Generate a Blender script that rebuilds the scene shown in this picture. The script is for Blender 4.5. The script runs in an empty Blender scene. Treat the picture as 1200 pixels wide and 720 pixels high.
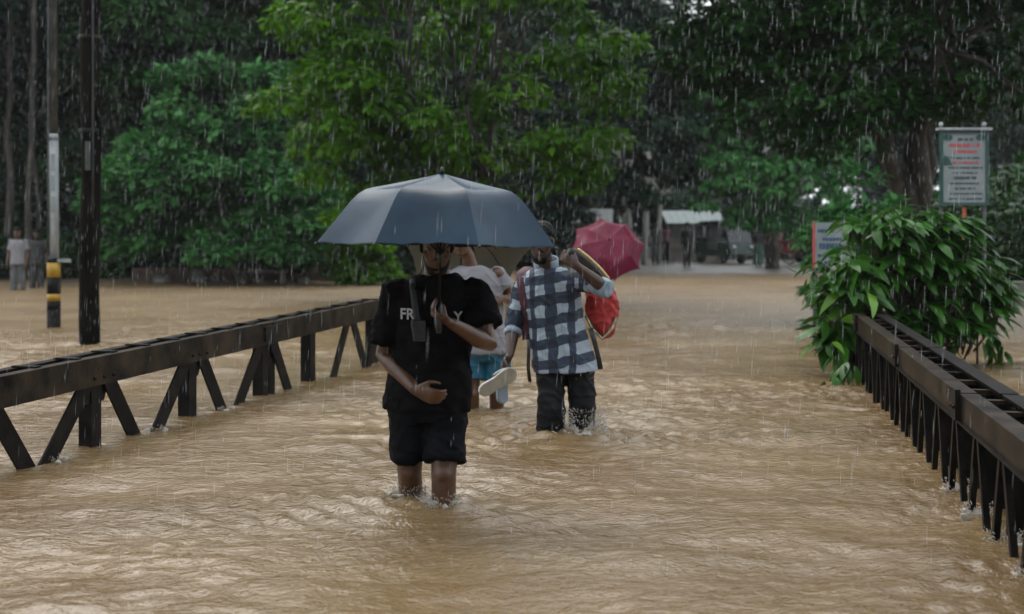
import bpy, math, random
import numpy as np
from mathutils import Vector, Matrix
from mathutils.bvhtree import BVHTree

random.seed(7)
rng = np.random.default_rng(7)
S = bpy.context.scene
COL = S.collection
R = math.radians

# ------------------------------------------------------------------ camera
FPX, CU, HV, CZ = 1500.0, 600.0, 272.0, 1.25      # focal length in photo pixels, centre, horizon row, eye height over the water
cam_d = bpy.data.cameras.new('camera')
cam = bpy.data.objects.new('camera', cam_d); COL.objects.link(cam)
cam.location = (0, 0, CZ); cam.rotation_euler = (R(90), 0, 0)
cam_d.sensor_width = 36.0; cam_d.lens = 36.0 * FPX / 1200.0
cam_d.shift_y = -(360.0 - HV) / 1200.0
cam_d.clip_start = 0.1; cam_d.clip_end = 2000
cam_d.dof.use_dof = True; cam_d.dof.focus_distance = 6.6; cam_d.dof.aperture_fstop = 2.2
S.camera = cam

# ------------------------------------------------------------------ world, sun, exposure
SUN_EL, SUN_ROT = R(58), R(330)
W = bpy.data.worlds.new('World'); S.world = W; W.use_nodes = True
nt = W.node_tree; bg = nt.nodes['Background']
sky = nt.nodes.new('ShaderNodeTexSky'); sky.sky_type = 'NISHITA'; sky.sun_disc = False
sky.sun_elevation = SUN_EL; sky.sun_rotation = SUN_ROT
sky.air_density = 1.0; sky.dust_density = 6.0; sky.ozone_density = 1.0
mixw = nt.nodes.new('ShaderNodeMix'); mixw.data_type = 'RGBA'
mixw.inputs[0].default_value = 0.72
mixw.inputs[7].default_value = (8.6, 9.1, 9.4, 1)          # rain cloud cover
nt.links.new(sky.outputs[0], mixw.inputs[6]); nt.links.new(mixw.outputs[2], bg.inputs[0])
bg.inputs[1].default_value = 0.15
sun_d = bpy.data.lights.new('sun', 'SUN'); sun_d.energy = 0.7; sun_d.angle = R(45); sun_d.color = (1.0, 0.97, 0.92)
sun = bpy.data.objects.new('sun', sun_d); COL.objects.link(sun)
sun.rotation_euler = (R(90) - SUN_EL, 0, R(180) - SUN_ROT)
sun.location = (-8, 12, 30)
S.view_settings.view_transform = 'Standard'; S.view_settings.look = 'None'
S.view_settings.exposure = 0.58; S.view_settings.gamma = 1.0
S.view_settings.use_curve_mapping = False
S.render.engine = 'CYCLES'
cy = S.cycles
cy.max_bounces = 7; cy.diffuse_bounces = 4; cy.glossy_bounces = 3; cy.transmission_bounces = 4
cy.transparent_max_bounces = 12; cy.volume_bounces = 1
try:
    cy.use_denoising = True; cy.denoiser = 'OPENIMAGEDENOISE'
except Exception:
    pass
cy.sample_clamp_indirect = 5.0

# ------------------------------------------------------------------ helpers
def at(u, v, D):
    return np.array([(u - CU) * D / FPX, D, CZ - (v - HV) * D / FPX])
def nrm(v):
    v = np.asarray(v, float); return v / (np.linalg.norm(v) + 1e-12)
def tag(o, label=None, cat=None, group=None, kind=None):
    if label: o['label'] = label
    if cat: o['category'] = cat
    if group: o['group'] = group
    if kind: o['kind'] = kind
    return o
def empty(name, loc):
    o = bpy.data.objects.new(name, None); COL.objects.link(o); o.location = tuple(loc)
    o.empty_display_size = 0.1
    return o
def mesh_from(verts, faces, name='m'):
    me = bpy.data.meshes.new(name)
    me.from_pydata([tuple(map(float, v)) for v in verts], [], [tuple(int(i) for i in f) for f in faces])
    me.update(); return me
def fast_mesh(name, V, F, attrs=None):
    """V (n,3), F (m,k) with one face size"""
    me = bpy.data.meshes.new(name)
    V = np.ascontiguousarray(V, np.float32); F = np.ascontiguousarray(F, np.int32)
    n, m, k = len(V), len(F), F.shape[1]
    me.vertices.add(n); me.vertices.foreach_set('co', V.ravel())
    me.loops.add(m * k); me.loops.foreach_set('vertex_index', F.ravel())
    me.polygons.add(m); me.polygons.foreach_set('loop_start', np.arange(0, m * k, k, dtype=np.int32))
    me.polygons.foreach_set('loop_total', np.full(m, k, np.int32))
    me.update(calc_edges=True); me.validate()
    for an, av in (attrs or {}).items():
        av = np.asarray(av, np.float32)
        if av.ndim == 1:
            a = me.attributes.new(an, 'FLOAT', 'POINT'); a.data.foreach_set('value', av)
        else:
            a = me.attributes.new(an, 'FLOAT_VECTOR', 'POINT'); a.data.foreach_set('vector', av.ravel())
    return me
def link(name, me, mat=None, parent=None, smooth=True, loc=None):
    o = bpy.data.objects.new(name, me); COL.objects.link(o)
    if mat is not None:
        if len(me.materials) == 0: me.materials.append(mat)
    if smooth and len(me.polygons): me.polygons.foreach_set('use_smooth', np.ones(len(me.polygons), bool))
    if parent is not None: o.parent = parent
    if loc is not None: o.location = tuple(loc)
    return o
def rel(V, root):
    return np.asarray(V, float) - np.array(root.location)

def hash3(ix, iy, iz, seed):
    h = (ix * 374761393 + iy * 668265263 + iz * 2147483647 + seed * 1274126177) & 0xffffffff
    h = ((h ^ (h >> 13)) * 1274126177) & 0xffffffff
    h = h ^ (h >> 16)
    return (h & 0xffff) / 65535.0
def vnoise(P, seed=0):
    P = np.asarray(P, float); I = np.floor(P).astype(np.int64); f = P - I; f = f * f * (3 - 2 * f)
    out = 0
    for dx in (0, 1):
        for dy in (0, 1):
            for dz in (0, 1):
                w = (f[:, 0] if dx else 1 - f[:, 0]) * (f[:, 1] if dy else 1 - f[:, 1]) * (f[:, 2] if dz else 1 - f[:, 2])
                out = out + w * hash3(I[:, 0] + dx, I[:, 1] + dy, I[:, 2] + dz, seed)
    return out * 2 - 1
def fbm(P, seed=0, oct=3):
    s, a, t = 0, 1.0, 0
    for k in range(oct):
        s = s + a * vnoise(np.asarray(P) * (2 ** k), seed + k); t += a; a *= 0.5
    return s / t

# geometry pieces: each returns (verts list, faces list)
class MB:
    def __init__(s): s.v = []; s.f = []
    def add(s, V, F):
        b = len(s.v); s.v.extend([tuple(map(float, p)) for p in V]); s.f.extend([tuple(i + b for i in f) for f in F]); return s
    def mesh(s, name='m', root=None):
        V = np.array(s.v)
        if root is not None: V = V - np.array(root.location)
        return mesh_from(V, s.f, name)
    def obj(s, name, mat, parent=None, smooth=False):
        return link(name, s.mesh(name, parent), mat, parent, smooth)
def frame(axis, ref):
    a = nrm(axis); r = np.asarray(ref, float); s = r - a * np.dot(r, a)
    if np.linalg.norm(s) < 1e-4: s = np.cross(a, [0.3, 1, 0.2])
    s = nrm(s); return a, s, np.cross(a, s)
def loft(rings, n=18, cap=True):
    """rings: list of (centre, side vec * rx, front vec * ry)"""
    V, F = [], []
    for c, a, b in rings:
        for k in range(n):
            t = 2 * math.pi * k / n
            V.append(np.asarray(c) + np.asarray(a) * math.cos(t) + np.asarray(b) * math.sin(t))
    m = len(rings)
    for i in range(m - 1):
        for k in range(n):
            F.append((i * n + k, i * n + (k + 1) % n, (i + 1) * n + (k + 1) % n, (i + 1) * n + k))
    if cap:
        F.append(tuple(range(n - 1, -1, -1))); F.append(tuple((m - 1) * n + k for k in range(n)))
    return V, F
def tube(pts, radii, n=10, flat=1.0, ref=(0, 0, 1)):
    pts = [np.asarray(p, float) for p in pts]; rings = []
    if np.isscalar(radii): radii = [radii] * len(pts)
    if abs(np.dot(nrm(pts[-1] - pts[0]), nrm(ref))) > 0.8: ref = (1, 0, 0) if abs(nrm(pts[-1] - pts[0])[0]) < 0.8 else (0, 1, 0)
    for i, p in enumerate(pts):
        d = pts[min(i + 1, len(pts) - 1)] - pts[max(i - 1, 0)]
        a, s, t = frame(d, ref)
        rings.append((p, s * radii[i] * flat, t * radii[i]))
    return loft(rings, n)
def ball(c, r, n=12, m=8, axes=None):
    r = np.ones(3) * r if np.isscalar(r) else np.asarray(r, float)
    A = np.eye(3) if axes is None else np.array(axes)
    rings = []
    for i in range(1, m):
        ph = math.pi * i / m
        rings.append((np.asarray(c) + A[2] * r[2] * -math.cos(ph), A[0] * r[0] * math.sin(ph), A[1] * r[1] * math.sin(ph)))
    return loft(rings, n)
def box(c, h, A=None):
    A = np.eye(3) if A is None else np.array(A)
    V = [np.asarray(c) + A[0] * h[0] * sx + A[1] * h[1] * sy + A[2] * h[2] * sz for sx in (-1, 1) for sy in (-1, 1) for sz in (-1, 1)]
    return V, [(0, 1, 3, 2), (4, 6, 7, 5), (0, 4, 5, 1), (2, 3, 7, 6), (0, 2, 6, 4), (1, 5, 7, 3)]
def boxab(lo, hi):
    lo = np.array(lo, float); hi = np.array(hi, float); return box((lo + hi) / 2, (hi - lo) / 2)
def bar(p0, p1, w, t, side):
    """flat bar: width w along side, thickness t"""
    p0 = np.asarray(p0, float); p1 = np.asarray(p1, float); a, s, q = frame(p1 - p0, side)
    return box((p0 + p1) / 2, (np.linalg.norm(p1 - p0) / 2, w / 2, t / 2), (a, s, q))
def prism(poly, a, b, c, depth, n):
    """outline poly [(x,y)] on axes a,b at c, thickness depth along n"""
    a, b, n = map(np.asarray, (a, b, n)); k = len(poly)
    V = [np.asarray(c) + a * x + b * y - n * depth / 2 for x, y in poly] + [np.asarray(c) + a * x + b * y + n * depth / 2 for x, y in poly]
    F = [tuple(range(k - 1, -1, -1)), tuple(range(k, 2 * k))] + [(i, (i + 1) % k, k + (i + 1) % k, k + i) for i in range(k)]
    return V, F

def remesh(mb, voxel, smooth=2, disp=None):
    """union of overlapping closed shapes into one continuous skin"""
    me = mb.mesh('tmp'); o = bpy.data.objects.new('tmp', me); COL.objects.link(o)
    md = o.modifiers.new('r', 'REMESH'); md.mode = 'VOXEL'; md.voxel_size = voxel
    dg = bpy.context.evaluated_depsgraph_get(); dg.update()
    ev = o.evaluated_get(dg); m2 = bpy.data.meshes.new_from_object(ev)
    bpy.data.objects.remove(o); bpy.data.meshes.remove(me)
    n = len(m2.vertices); V = np.empty(n * 3, np.float32); m2.vertices.foreach_get('co', V); V = V.reshape(-1, 3).astype(float)
    E = np.empty(len(m2.edges) * 2, np.int32); m2.edges.foreach_get('vertices', E); E = E.reshape(-1, 2)
    cnt = np.bincount(E.ravel(), minlength=n)[:, None].clip(1)
    for _ in range(smooth):
        acc = np.zeros_like(V); np.add.at(acc, E[:, 0], V[E[:, 1]]); np.add.at(acc, E[:, 1], V[E[:, 0]])
        V = V * 0.4 + 0.6 * acc / cnt
    if disp is not None:
        m2.vertices.foreach_set('co', V.astype(np.float32).ravel()); m2.update()
        N = np.empty(n * 3, np.float32); m2.vertices.foreach_get('normal', N); N = N.reshape(-1, 3)
        V = V + N * disp(V)[:, None]
    m2.vertices.foreach_set('co', V.astype(np.float32).ravel()); m2.update()
    return m2, V
def skin_obj(name, mb, voxel, mat, parent, smooth=2, disp=None, attr=None):
    me, V = remesh(mb, voxel, smooth, disp)
    if attr is not None:
        a = me.attributes.new('cloth', 'FLOAT_VECTOR', 'POINT'); a.data.foreach_set('vector', attr(V).astype(np.float32).ravel())
    me.vertices.foreach_set('co', (V - np.array(parent_root(parent).location)).astype(np.float32).ravel()); me.update()
    return link(name, me, mat, parent)
def parent_root(p):
    while p.parent is not None: p = p.parent
    return p

# ------------------------------------------------------------------ materials
def newmat(name):
    m = bpy.data.materials.new(name); m.use_nodes = True
    nt = m.node_tree; return m, nt, nt.nodes['Principled BSDF']
def nd(nt, typ, **kw):
    n = nt.nodes.new(typ)
    for k, v in kw.items(): setattr(n, k, v)
    return n
def noise_mat(name, c1, c2, scale=8.0, rough=0.6, bump=0.2, bscale=None, stretch=(1, 1, 1), spec=0.5, metal=0.0, detail=5, coat=0.0, dist=0.01):
    m, nt, p = newmat(name)
    tc = nd(nt, 'ShaderNodeTexCoord'); mp = nd(nt, 'ShaderNodeMapping'); mp.inputs['Scale'].default_value = stretch
    nt.links.new(tc.outputs['Object'], mp.inputs[0])
    no = nd(nt, 'ShaderNodeTexNoise'); no.inputs['Scale'].default_value = scale; no.inputs['Detail'].default_value = detail
    nt.links.new(mp.outputs[0], no.inputs['Vector'])
    r = nd(nt, 'ShaderNodeValToRGB'); r.color_ramp.elements[0].position = 0.35; r.color_ramp.elements[1].position = 0.68
    r.color_ramp.elements[0].color = (*c1, 1); r.color_ramp.elements[1].color = (*c2, 1)
    nt.links.new(no.outputs[0], r.inputs[0]); nt.links.new(r.outputs[0], p.inputs['Base Color'])
    n2 = nd(nt, 'ShaderNodeTexNoise'); n2.inputs['Scale'].default_value = bscale or scale * 4; n2.inputs['Detail'].default_value = 4
    nt.links.new(mp.outputs[0], n2.inputs['Vector'])
    b = nd(nt, 'ShaderNodeBump'); b.inputs['Strength'].default_value = bump; b.inputs['Distance'].default_value = dist
    nt.links.new(n2.outputs[0], b.inputs['Height']); nt.links.new(b.outputs[0], p.inputs['Normal'])
    p.inputs['Roughness'].default_value = rough; p.inputs['Specular IOR Level'].default_value = spec
    p.inputs['Metallic'].default_value = metal
    if coat: p.inputs['Coat Weight'].default_value = coat; p.inputs['Coat Roughness'].default_value = 0.15
    return m
def leaf_mat(name, c1, c2, c3, rough=0.38, trans=0.3, spec=0.16):
    m, nt, p = newmat(name)
    at_ = nd(nt, 'ShaderNodeAttribute'); at_.attribute_name = 'rnd'
    oi = nd(nt, 'ShaderNodeObjectInfo')
    ad = nd(nt, 'ShaderNodeMath', operation='ADD'); nt.links.new(at_.outputs['Fac'], ad.inputs[0])
    ml = nd(nt, 'ShaderNodeMath', operation='MULTIPLY'); ml.inputs[1].default_value = 0.22
    nt.links.new(oi.outputs['Random'], ml.inputs[0]); nt.links.new(ml.outputs[0], ad.inputs[1])
    r = nd(nt, 'ShaderNodeValToRGB'); e = r.color_ramp.elements
    e[0].position = 0.05; e[0].color = (*c1, 1); e[1].position = 0.75; e[1].color = (*c2, 1)
    x = e.new(1.0); x.color = (*c3, 1)
    nt.links.new(ad.outputs[0], r.inputs[0]); nt.links.new(r.outputs[0], p.inputs['Base Color'])
    p.inputs['Roughness'].default_value = rough; p.inputs['Specular IOR Level'].default_value = spec
    tr = nd(nt, 'ShaderNodeBsdfTranslucent'); nt.links.new(r.outputs[0], tr.inputs[0])
    mx = nd(nt, 'ShaderNodeMixShader'); mx.inputs[0].default_value = trans
    nt.links.new(p.outputs[0], mx.inputs[1]); nt.links.new(tr.outputs[0], mx.inputs[2])
    nt.links.new(mx.outputs[0], nt.nodes['Material Output'].inputs['Surface'])
    return m

M = {}
M['steel'] = noise_mat('weathered_steel', (0.0035, 0.0035, 0.0038), (0.016, 0.013, 0.011), 9, 0.45, 0.6, 60, spec=0.08, dist=0.004)
M['steel_top'] = noise_mat('worn_brown_steel', (0.004, 0.0034, 0.003), (0.040, 0.028, 0.018), 6, 0.42, 0.7, 50, spec=0.1, dist=0.004)
M['steel_dark'] = noise_mat('wet_black_steel', (0.004, 0.004, 0.004), (0.014, 0.012, 0.010), 8, 0.5, 0.4, 50, dist=0.004, spec=0.15)
M['skin'] = noise_mat('brown_skin', (0.066, 0.028, 0.012), (0.100, 0.044, 0.019), 22, 0.42, 0.12, 160, dist=0.003)
M['skin_dark'] = noise_mat('dark_brown_skin', (0.032, 0.015, 0.009), (0.055, 0.026, 0.014), 22, 0.42, 0.12, 160, dist=0.003)
M['hair'] = noise_mat('black_hair', (0.003, 0.003, 0.003), (0.009, 0.008, 0.007), 60, 0.55, 0.8, 200, stretch=(1, 1, 0.3), dist=0.006, spec=0.12)
M['black_cloth'] = noise_mat('black_cotton', (0.0045, 0.0045, 0.005), (0.009, 0.009, 0.010), 18, 0.85, 0.3, 220, spec=0.03, dist=0.003)
M['black_shorts'] = noise_mat('black_nylon', (0.0045, 0.005, 0.006), (0.009, 0.010, 0.013), 14, 0.75, 0.3, 60, spec=0.05, dist=0.004)
M['trousers'] = noise_mat('black_denim', (0.005, 0.0055, 0.0065), (0.011, 0.012, 0.014), 14, 0.62, 0.35, 80, spec=0.15, dist=0.004)
M['white_cloth'] = noise_mat('white_cotton', (0.18, 0.175, 0.19), (0.23, 0.225, 0.24), 6, 0.8, 0.2, 100, dist=0.003)
M['blue_cloth'] = noise_mat('blue_nylon', (0.007, 0.075, 0.14), (0.013, 0.12, 0.20), 9, 0.6, 0.2, 60, dist=0.003)
M['grey_cloth'] = noise_mat('grey_cotton', (0.07, 0.07, 0.07), (0.11, 0.11, 0.11), 9, 0.8, 0.2, 60)
M['dark_cloth'] = noise_mat('dark_cotton', (0.018, 0.02, 0.022), (0.05, 0.05, 0.05), 9, 0.8, 0.2, 60)
M['green_cloth'] = noise_mat('green_cotton', (0.03, 0.07, 0.05), (0.05, 0.10, 0.07), 9, 0.8, 0.2, 60)
M['strap_grey'] = noise_mat('grey_webbing', (0.012, 0.014, 0.016), (0.024, 0.028, 0.03), 40, 0.6, 0.4, 200, dist=0.002)
M['strap_maroon'] = noise_mat('maroon_webbing', (0.05, 0.012, 0.022), (0.085, 0.022, 0.036), 30, 0.65, 0.4, 160, dist=0.002)
M['black_plastic'] = noise_mat('black_plastic', (0.008, 0.008, 0.008), (0.016, 0.016, 0.016), 20, 0.35, 0.05)
M['chrome'] = noise_mat('grey_metal', (0.35, 0.35, 0.36), (0.5, 0.5, 0.5), 20, 0.3, 0.05, metal=0.9)
M['print_white'] = noise_mat('white_print', (0.30, 0.30, 0.31), (0.42, 0.42, 0.43), 90, 0.7, 0.1)
M['eye'] = noise_mat('eye_white', (0.09, 0.08, 0.075), (0.12, 0.10, 0.095), 9, 0.25, 0.0)
M['iris'] = noise_mat('dark_iris', (0.01, 0.007, 0.005), (0.02, 0.012, 0.01), 9, 0.1, 0.0)
M['bark'] = noise_mat('wet_bark', (0.018, 0.015, 0.012), (0.06, 0.05, 0.04), 6, 0.7, 0.9, 18, stretch=(1, 1, 0.3), dist=0.05)
M['bark_pale'] = noise_mat('pale_bark', (0.16, 0.16, 0.14), (0.30, 0.29, 0.26), 5, 0.7, 0.7, 14, stretch=(1, 1, 0.3), dist=0.03)
M['pole_black'] = noise_mat('tarred_pole', (0.003, 0.0027, 0.0024), (0.011, 0.009, 0.0075), 7, 0.7, 0.9, 26, stretch=(1, 1, 0.18), dist=0.02, spec=0.03)
M['pole_grey'] = noise_mat('galvanised_pole', (0.20, 0.22, 0.23), (0.42, 0.44, 0.45), 7, 0.5, 0.4, 30, stretch=(1, 1, 0.3), dist=0.01)
M['pole_dark'] = noise_mat('dark_steel_pole', (0.03, 0.035, 0.035), (0.07, 0.075, 0.075), 7, 0.5, 0.3, 30)
M['yellow'] = noise_mat('yellow_paint', (0.30, 0.17, 0.008), (0.42, 0.25, 0.015), 9, 0.45, 0.3, 40, dist=0.004)
M['black_paint'] = noise_mat('black_paint', (0.005, 0.005, 0.005), (0.016, 0.015, 0.013), 9, 0.6, 0.3, 40, dist=0.004, spec=0.1)
M['green_frame'] = noise_mat('green_sign_frame', (0.012, 0.05, 0.045), (0.025, 0.08, 0.07), 9, 0.4, 0.2, 40)
M['poster'] = noise_mat('white_poster', (0.19, 0.225, 0.235), (0.25, 0.285, 0.295), 5, 0.5, 0.05)
M['poster_red'] = noise_mat('red_lettering', (0.42, 0.05, 0.07), (0.55, 0.09, 0.10), 50, 0.5, 0.0)
M['poster_dark'] = noise_mat('dark_lettering', (0.02, 0.04, 0.05), (0.06, 0.08, 0.10), 50, 0.5, 0.0)
M['orange'] = noise_mat('rusty_orange_paint', (0.28, 0.07, 0.025), (0.40, 0.11, 0.04), 20, 0.6, 0.3)
M['blue_print'] = noise_mat('blue_lettering', (0.02, 0.06, 0.14), (0.05, 0.12, 0.22), 20, 0.5, 0.0)
M['tin_roof'] = noise_mat('teal_tin_roof', (0.06, 0.10, 0.10), (0.10, 0.145, 0.14), 3, 0.5, 0.2)
M['tarp'] = noise_mat('pale_tarpaulin', (0.15, 0.165, 0.16), (0.21, 0.22, 0.21), 3, 0.6, 0.3)
M['grey_wall'] = noise_mat('grey_plaster', (0.16, 0.16, 0.155), (0.28, 0.28, 0.27), 3, 0.85, 0.4)
M['mossy'] = noise_mat('mossy_concrete', (0.05, 0.075, 0.03), (0.19, 0.19, 0.16), 3, 0.85, 0.7, 12, dist=0.03)
M['brick'] = noise_mat('dark_brick', (0.05, 0.03, 0.024), (0.11, 0.06, 0.045), 5, 0.8, 0.6, 20, dist=0.02)
M['auto_green'] = noise_mat('green_vehicle_paint', (0.010, 0.030, 0.022), (0.02, 0.045, 0.033), 6, 0.4, 0.1)
M['red_paint'] = noise_mat('red_vehicle_paint', (0.16, 0.03, 0.03), (0.24, 0.05, 0.045), 6, 0.4, 0.1)
M['rubber'] = noise_mat('rubber_tyre', (0.012, 0.012, 0.012), (0.025, 0.025, 0.025), 20, 0.8, 0.2)
M['glass'] = noise_mat('dark_glass', (0.015, 0.02, 0.022), (0.03, 0.035, 0.04), 3, 0.08, 0.0)
M['sole_white'] = noise_mat('white_foam_sole', (0.34, 0.335, 0.31), (0.43, 0.42, 0.385), 16, 0.6, 0.3, 90, dist=0.003)
M['sole_tan'] = noise_mat('tan_sole', (0.20, 0.175, 0.13), (0.27, 0.24, 0.18), 16, 0.6, 0.4, 120, dist=0.003)
M['sole_blue'] = noise_mat('blue_grey_sandal', (0.16, 0.19, 0.23), (0.24, 0.27, 0.31), 16, 0.5, 0.3, 90, dist=0.003)
M['yellow_cloth'] = noise_mat('yellow_webbing', (0.62, 0.42, 0.14), (0.72, 0.56, 0.3), 20, 0.6, 0.3)
M['stone'] = noise_mat('grey_stone', (0.12, 0.12, 0.115), (0.26, 0.25, 0.235), 4, 0.8, 0.6, 15, dist=0.02)
M['timber'] = noise_mat('grey_timber', (0.10, 0.085, 0.07), (0.20, 0.17, 0.14), 5, 0.7, 0.5, 20, stretch=(0.2, 1, 1))

M['leaf_round'] = leaf_mat('leaf_deep_green', (0.022, 0.086, 0.022), (0.058, 0.20, 0.050), (0.12, 0.31, 0.085))
M['leaf_bright'] = leaf_mat('leaf_bright_green', (0.030, 0.100, 0.003), (0.110, 0.280, 0.005), (0.22, 0.42, 0.008), trans=0.48)
M['leaf_dark'] = leaf_mat('leaf_dark_green', (0.008, 0.030, 0.005), (0.020, 0.070, 0.011), (0.040, 0.125, 0.022))  # darker green that also paints in the overhead canopy shade on the dark tree
M['leaf_far'] = leaf_mat('leaf_grey_green', (0.008, 0.024, 0.014), (0.017, 0.043, 0.024), (0.030, 0.066, 0.036), rough=0.5)
M['leaf_bush'] = leaf_mat('leaf_glossy_green', (0.014, 0.058, 0.007), (0.046, 0.160, 0.015), (0.24, 0.42, 0.03), rough=0.3, trans=0.25, spec=0.3)

def canopy_mat(name, c1, c2, rough, trans, coat=0.3):
    m = noise_mat(name, c1, c2, 5, rough, 0.12, 14, spec=0.17, coat=coat, dist=0.006)
    if trans:
        nt = m.node_tree; p = nt.nodes['Principled BSDF']
        tr = nd(nt, 'ShaderNodeBsdfTranslucent'); tr.inputs[0].default_value = (*[min(1, 1.6 * x) for x in c2], 1)
        mx = nd(nt, 'ShaderNodeMixShader'); mx.inputs[0].default_value = trans
        nt.links.new(p.outputs[0], mx.inputs[1]); nt.links.new(tr.outputs[0], mx.inputs[2])
        nt.links.new(mx.outputs[0], nt.nodes['Material Output'].inputs['Surface'])
    return m
M['canopy_navy'] = canopy_mat('navy_nylon', (0.008, 0.023, 0.042), (0.016, 0.040, 0.066), 0.27, 0.0, 0.0)
M['canopy_red'] = canopy_mat('crimson_nylon', (0.11, 0.004, 0.022), (0.155, 0.007, 0.033), 0.45, 0.12, 0.15)
M['canopy_beige'] = canopy_mat('beige_grey_nylon', (0.13, 0.12, 0.095), (0.18, 0.17, 0.135), 0.5, 0.35, 0.1)
M['canopy_black'] = canopy_mat('black_nylon_canopy', (0.012, 0.014, 0.018), (0.025, 0.03, 0.04), 0.4, 0.0, 0.4)

def check_mat():
    m, nt, p = newmat('navy_check_cotton')
    a = nd(nt, 'ShaderNodeAttribute'); a.attribute_name = 'cloth'
    wn = nd(nt, 'ShaderNodeTexNoise'); wn.inputs['Scale'].default_value = 7.0; nt.links.new(a.outputs['Vector'], wn.inputs['Vector'])
    wm = nd(nt, 'ShaderNodeVectorMath', operation='MULTIPLY_ADD'); wm.inputs[1].default_value = (0.07, 0.07, 0); nt.links.new(wn.outputs['Color'], wm.inputs[0]); nt.links.new(a.outputs['Vector'], wm.inputs[2])
    sp = nd(nt, 'ShaderNodeSeparateXYZ'); nt.links.new(wm.outputs[0], sp.inputs[0])
    nz = nd(nt, 'ShaderNodeTexNoise'); nz.inputs['Scale'].default_value = 120.0
    nt.links.new(a.outputs['Vector'], nz.inputs['Vector'])
    def band(sock, period, duty, off):
        ad = nd(nt, 'ShaderNodeMath', operation='ADD'); ad.inputs[1].default_value = off; nt.links.new(sock, ad.inputs[0])
        dv = nd(nt, 'ShaderNodeMath', operation='DIVIDE'); dv.inputs[1].default_value = period; nt.links.new(ad.outputs[0], dv.inputs[0])
        fr = nd(nt, 'ShaderNodeMath', operation='FRACT'); nt.links.new(dv.outputs[0], fr.inputs[0])
        lt = nd(nt, 'ShaderNodeMath', operation='LESS_THAN'); lt.inputs[1].default_value = duty; nt.links.new(fr.outputs[0], lt.inputs[0])
        return lt.outputs[0]
    def mixc(fac, A, B):
        mx = nd(nt, 'ShaderNodeMix', data_type='RGBA'); nt.links.new(fac, mx.inputs[0])
        for s, c in ((6, A), (7, B)):
            if isinstance(c, tuple): mx.inputs[s].default_value = (*c, 1)
            else: nt.links.new(c, mx.inputs[s])
        return mx.outputs[2]
    bx, by = band(sp.outputs[0], 0.145, 0.50, 10.02), band(sp.outputs[1], 0.130, 0.47, 10.03)
    thin = band(sp.outputs[0], 0.145, 0.05, 10.02 - 0.105)
    white, mid, navy = (0.27, 0.32, 0.37), (0.020, 0.033, 0.060), (0.007, 0.011, 0.024)
    w2 = mixc(thin, white, (0.2, 0.25, 0.32))
    c = mixc(by, mixc(bx, w2, mid), mixc(bx, mid, navy))
    hs = nd(nt, 'ShaderNodeHueSaturation'); nt.links.new(c, hs.inputs['Color'])
    mr = nd(nt, 'ShaderNodeMapRange'); mr.inputs[3].default_value = 0.72; mr.inputs[4].default_value = 1.2
    nt.links.new(nz.outputs[0], mr.inputs[0]); nt.links.new(mr.outputs[0], hs.inputs['Value'])
    nt.links.new(hs.outputs[0], p.inputs['Base Color']); p.inputs['Roughness'].default_value = 0.75
    return m
M['check'] = check_mat()
M['cuff'] = noise_mat('pale_blue_cotton', (0.16, 0.22, 0.29), (0.28, 0.34, 0.40), 26, 0.75, 0.4, 80, dist=0.006)

def bag_mat():
    m, nt, p = newmat('red_floral_cloth')
    tc = nd(nt, 'ShaderNodeTexCoord')
    v = nd(nt, 'ShaderNodeTexVoronoi'); v.inputs['Scale'].default_value = 7.0; nt.links.new(tc.outputs['Object'], v.inputs['Vector'])
    r = nd(nt, 'ShaderNodeValToRGB'); e = r.color_ramp.elements; r.color_ramp.interpolation = 'CONSTANT'
    e[0].color = (0.75, 0.6, 0.42, 1); e[0].position = 0; e[1].position = 0.10; e[1].color = (0.10, 0.22, 0.10, 1)
    x = e.new(0.17); x.color = (0.34, 0.018, 0.015, 1)
    nt.links.new(v.outputs['Distance'], r.inputs[0]); nt.links.new(r.outputs[0], p.inputs['Base Color'])
    p.inputs['Roughness'].default_value = 0.5
    return m
M['bag_red'] = bag_mat()
M['bag_trim'] = noise_mat('floral_trim', (0.06, 0.16, 0.09), (0.62, 0.5, 0.36), 30, 0.6, 0.2)

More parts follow.
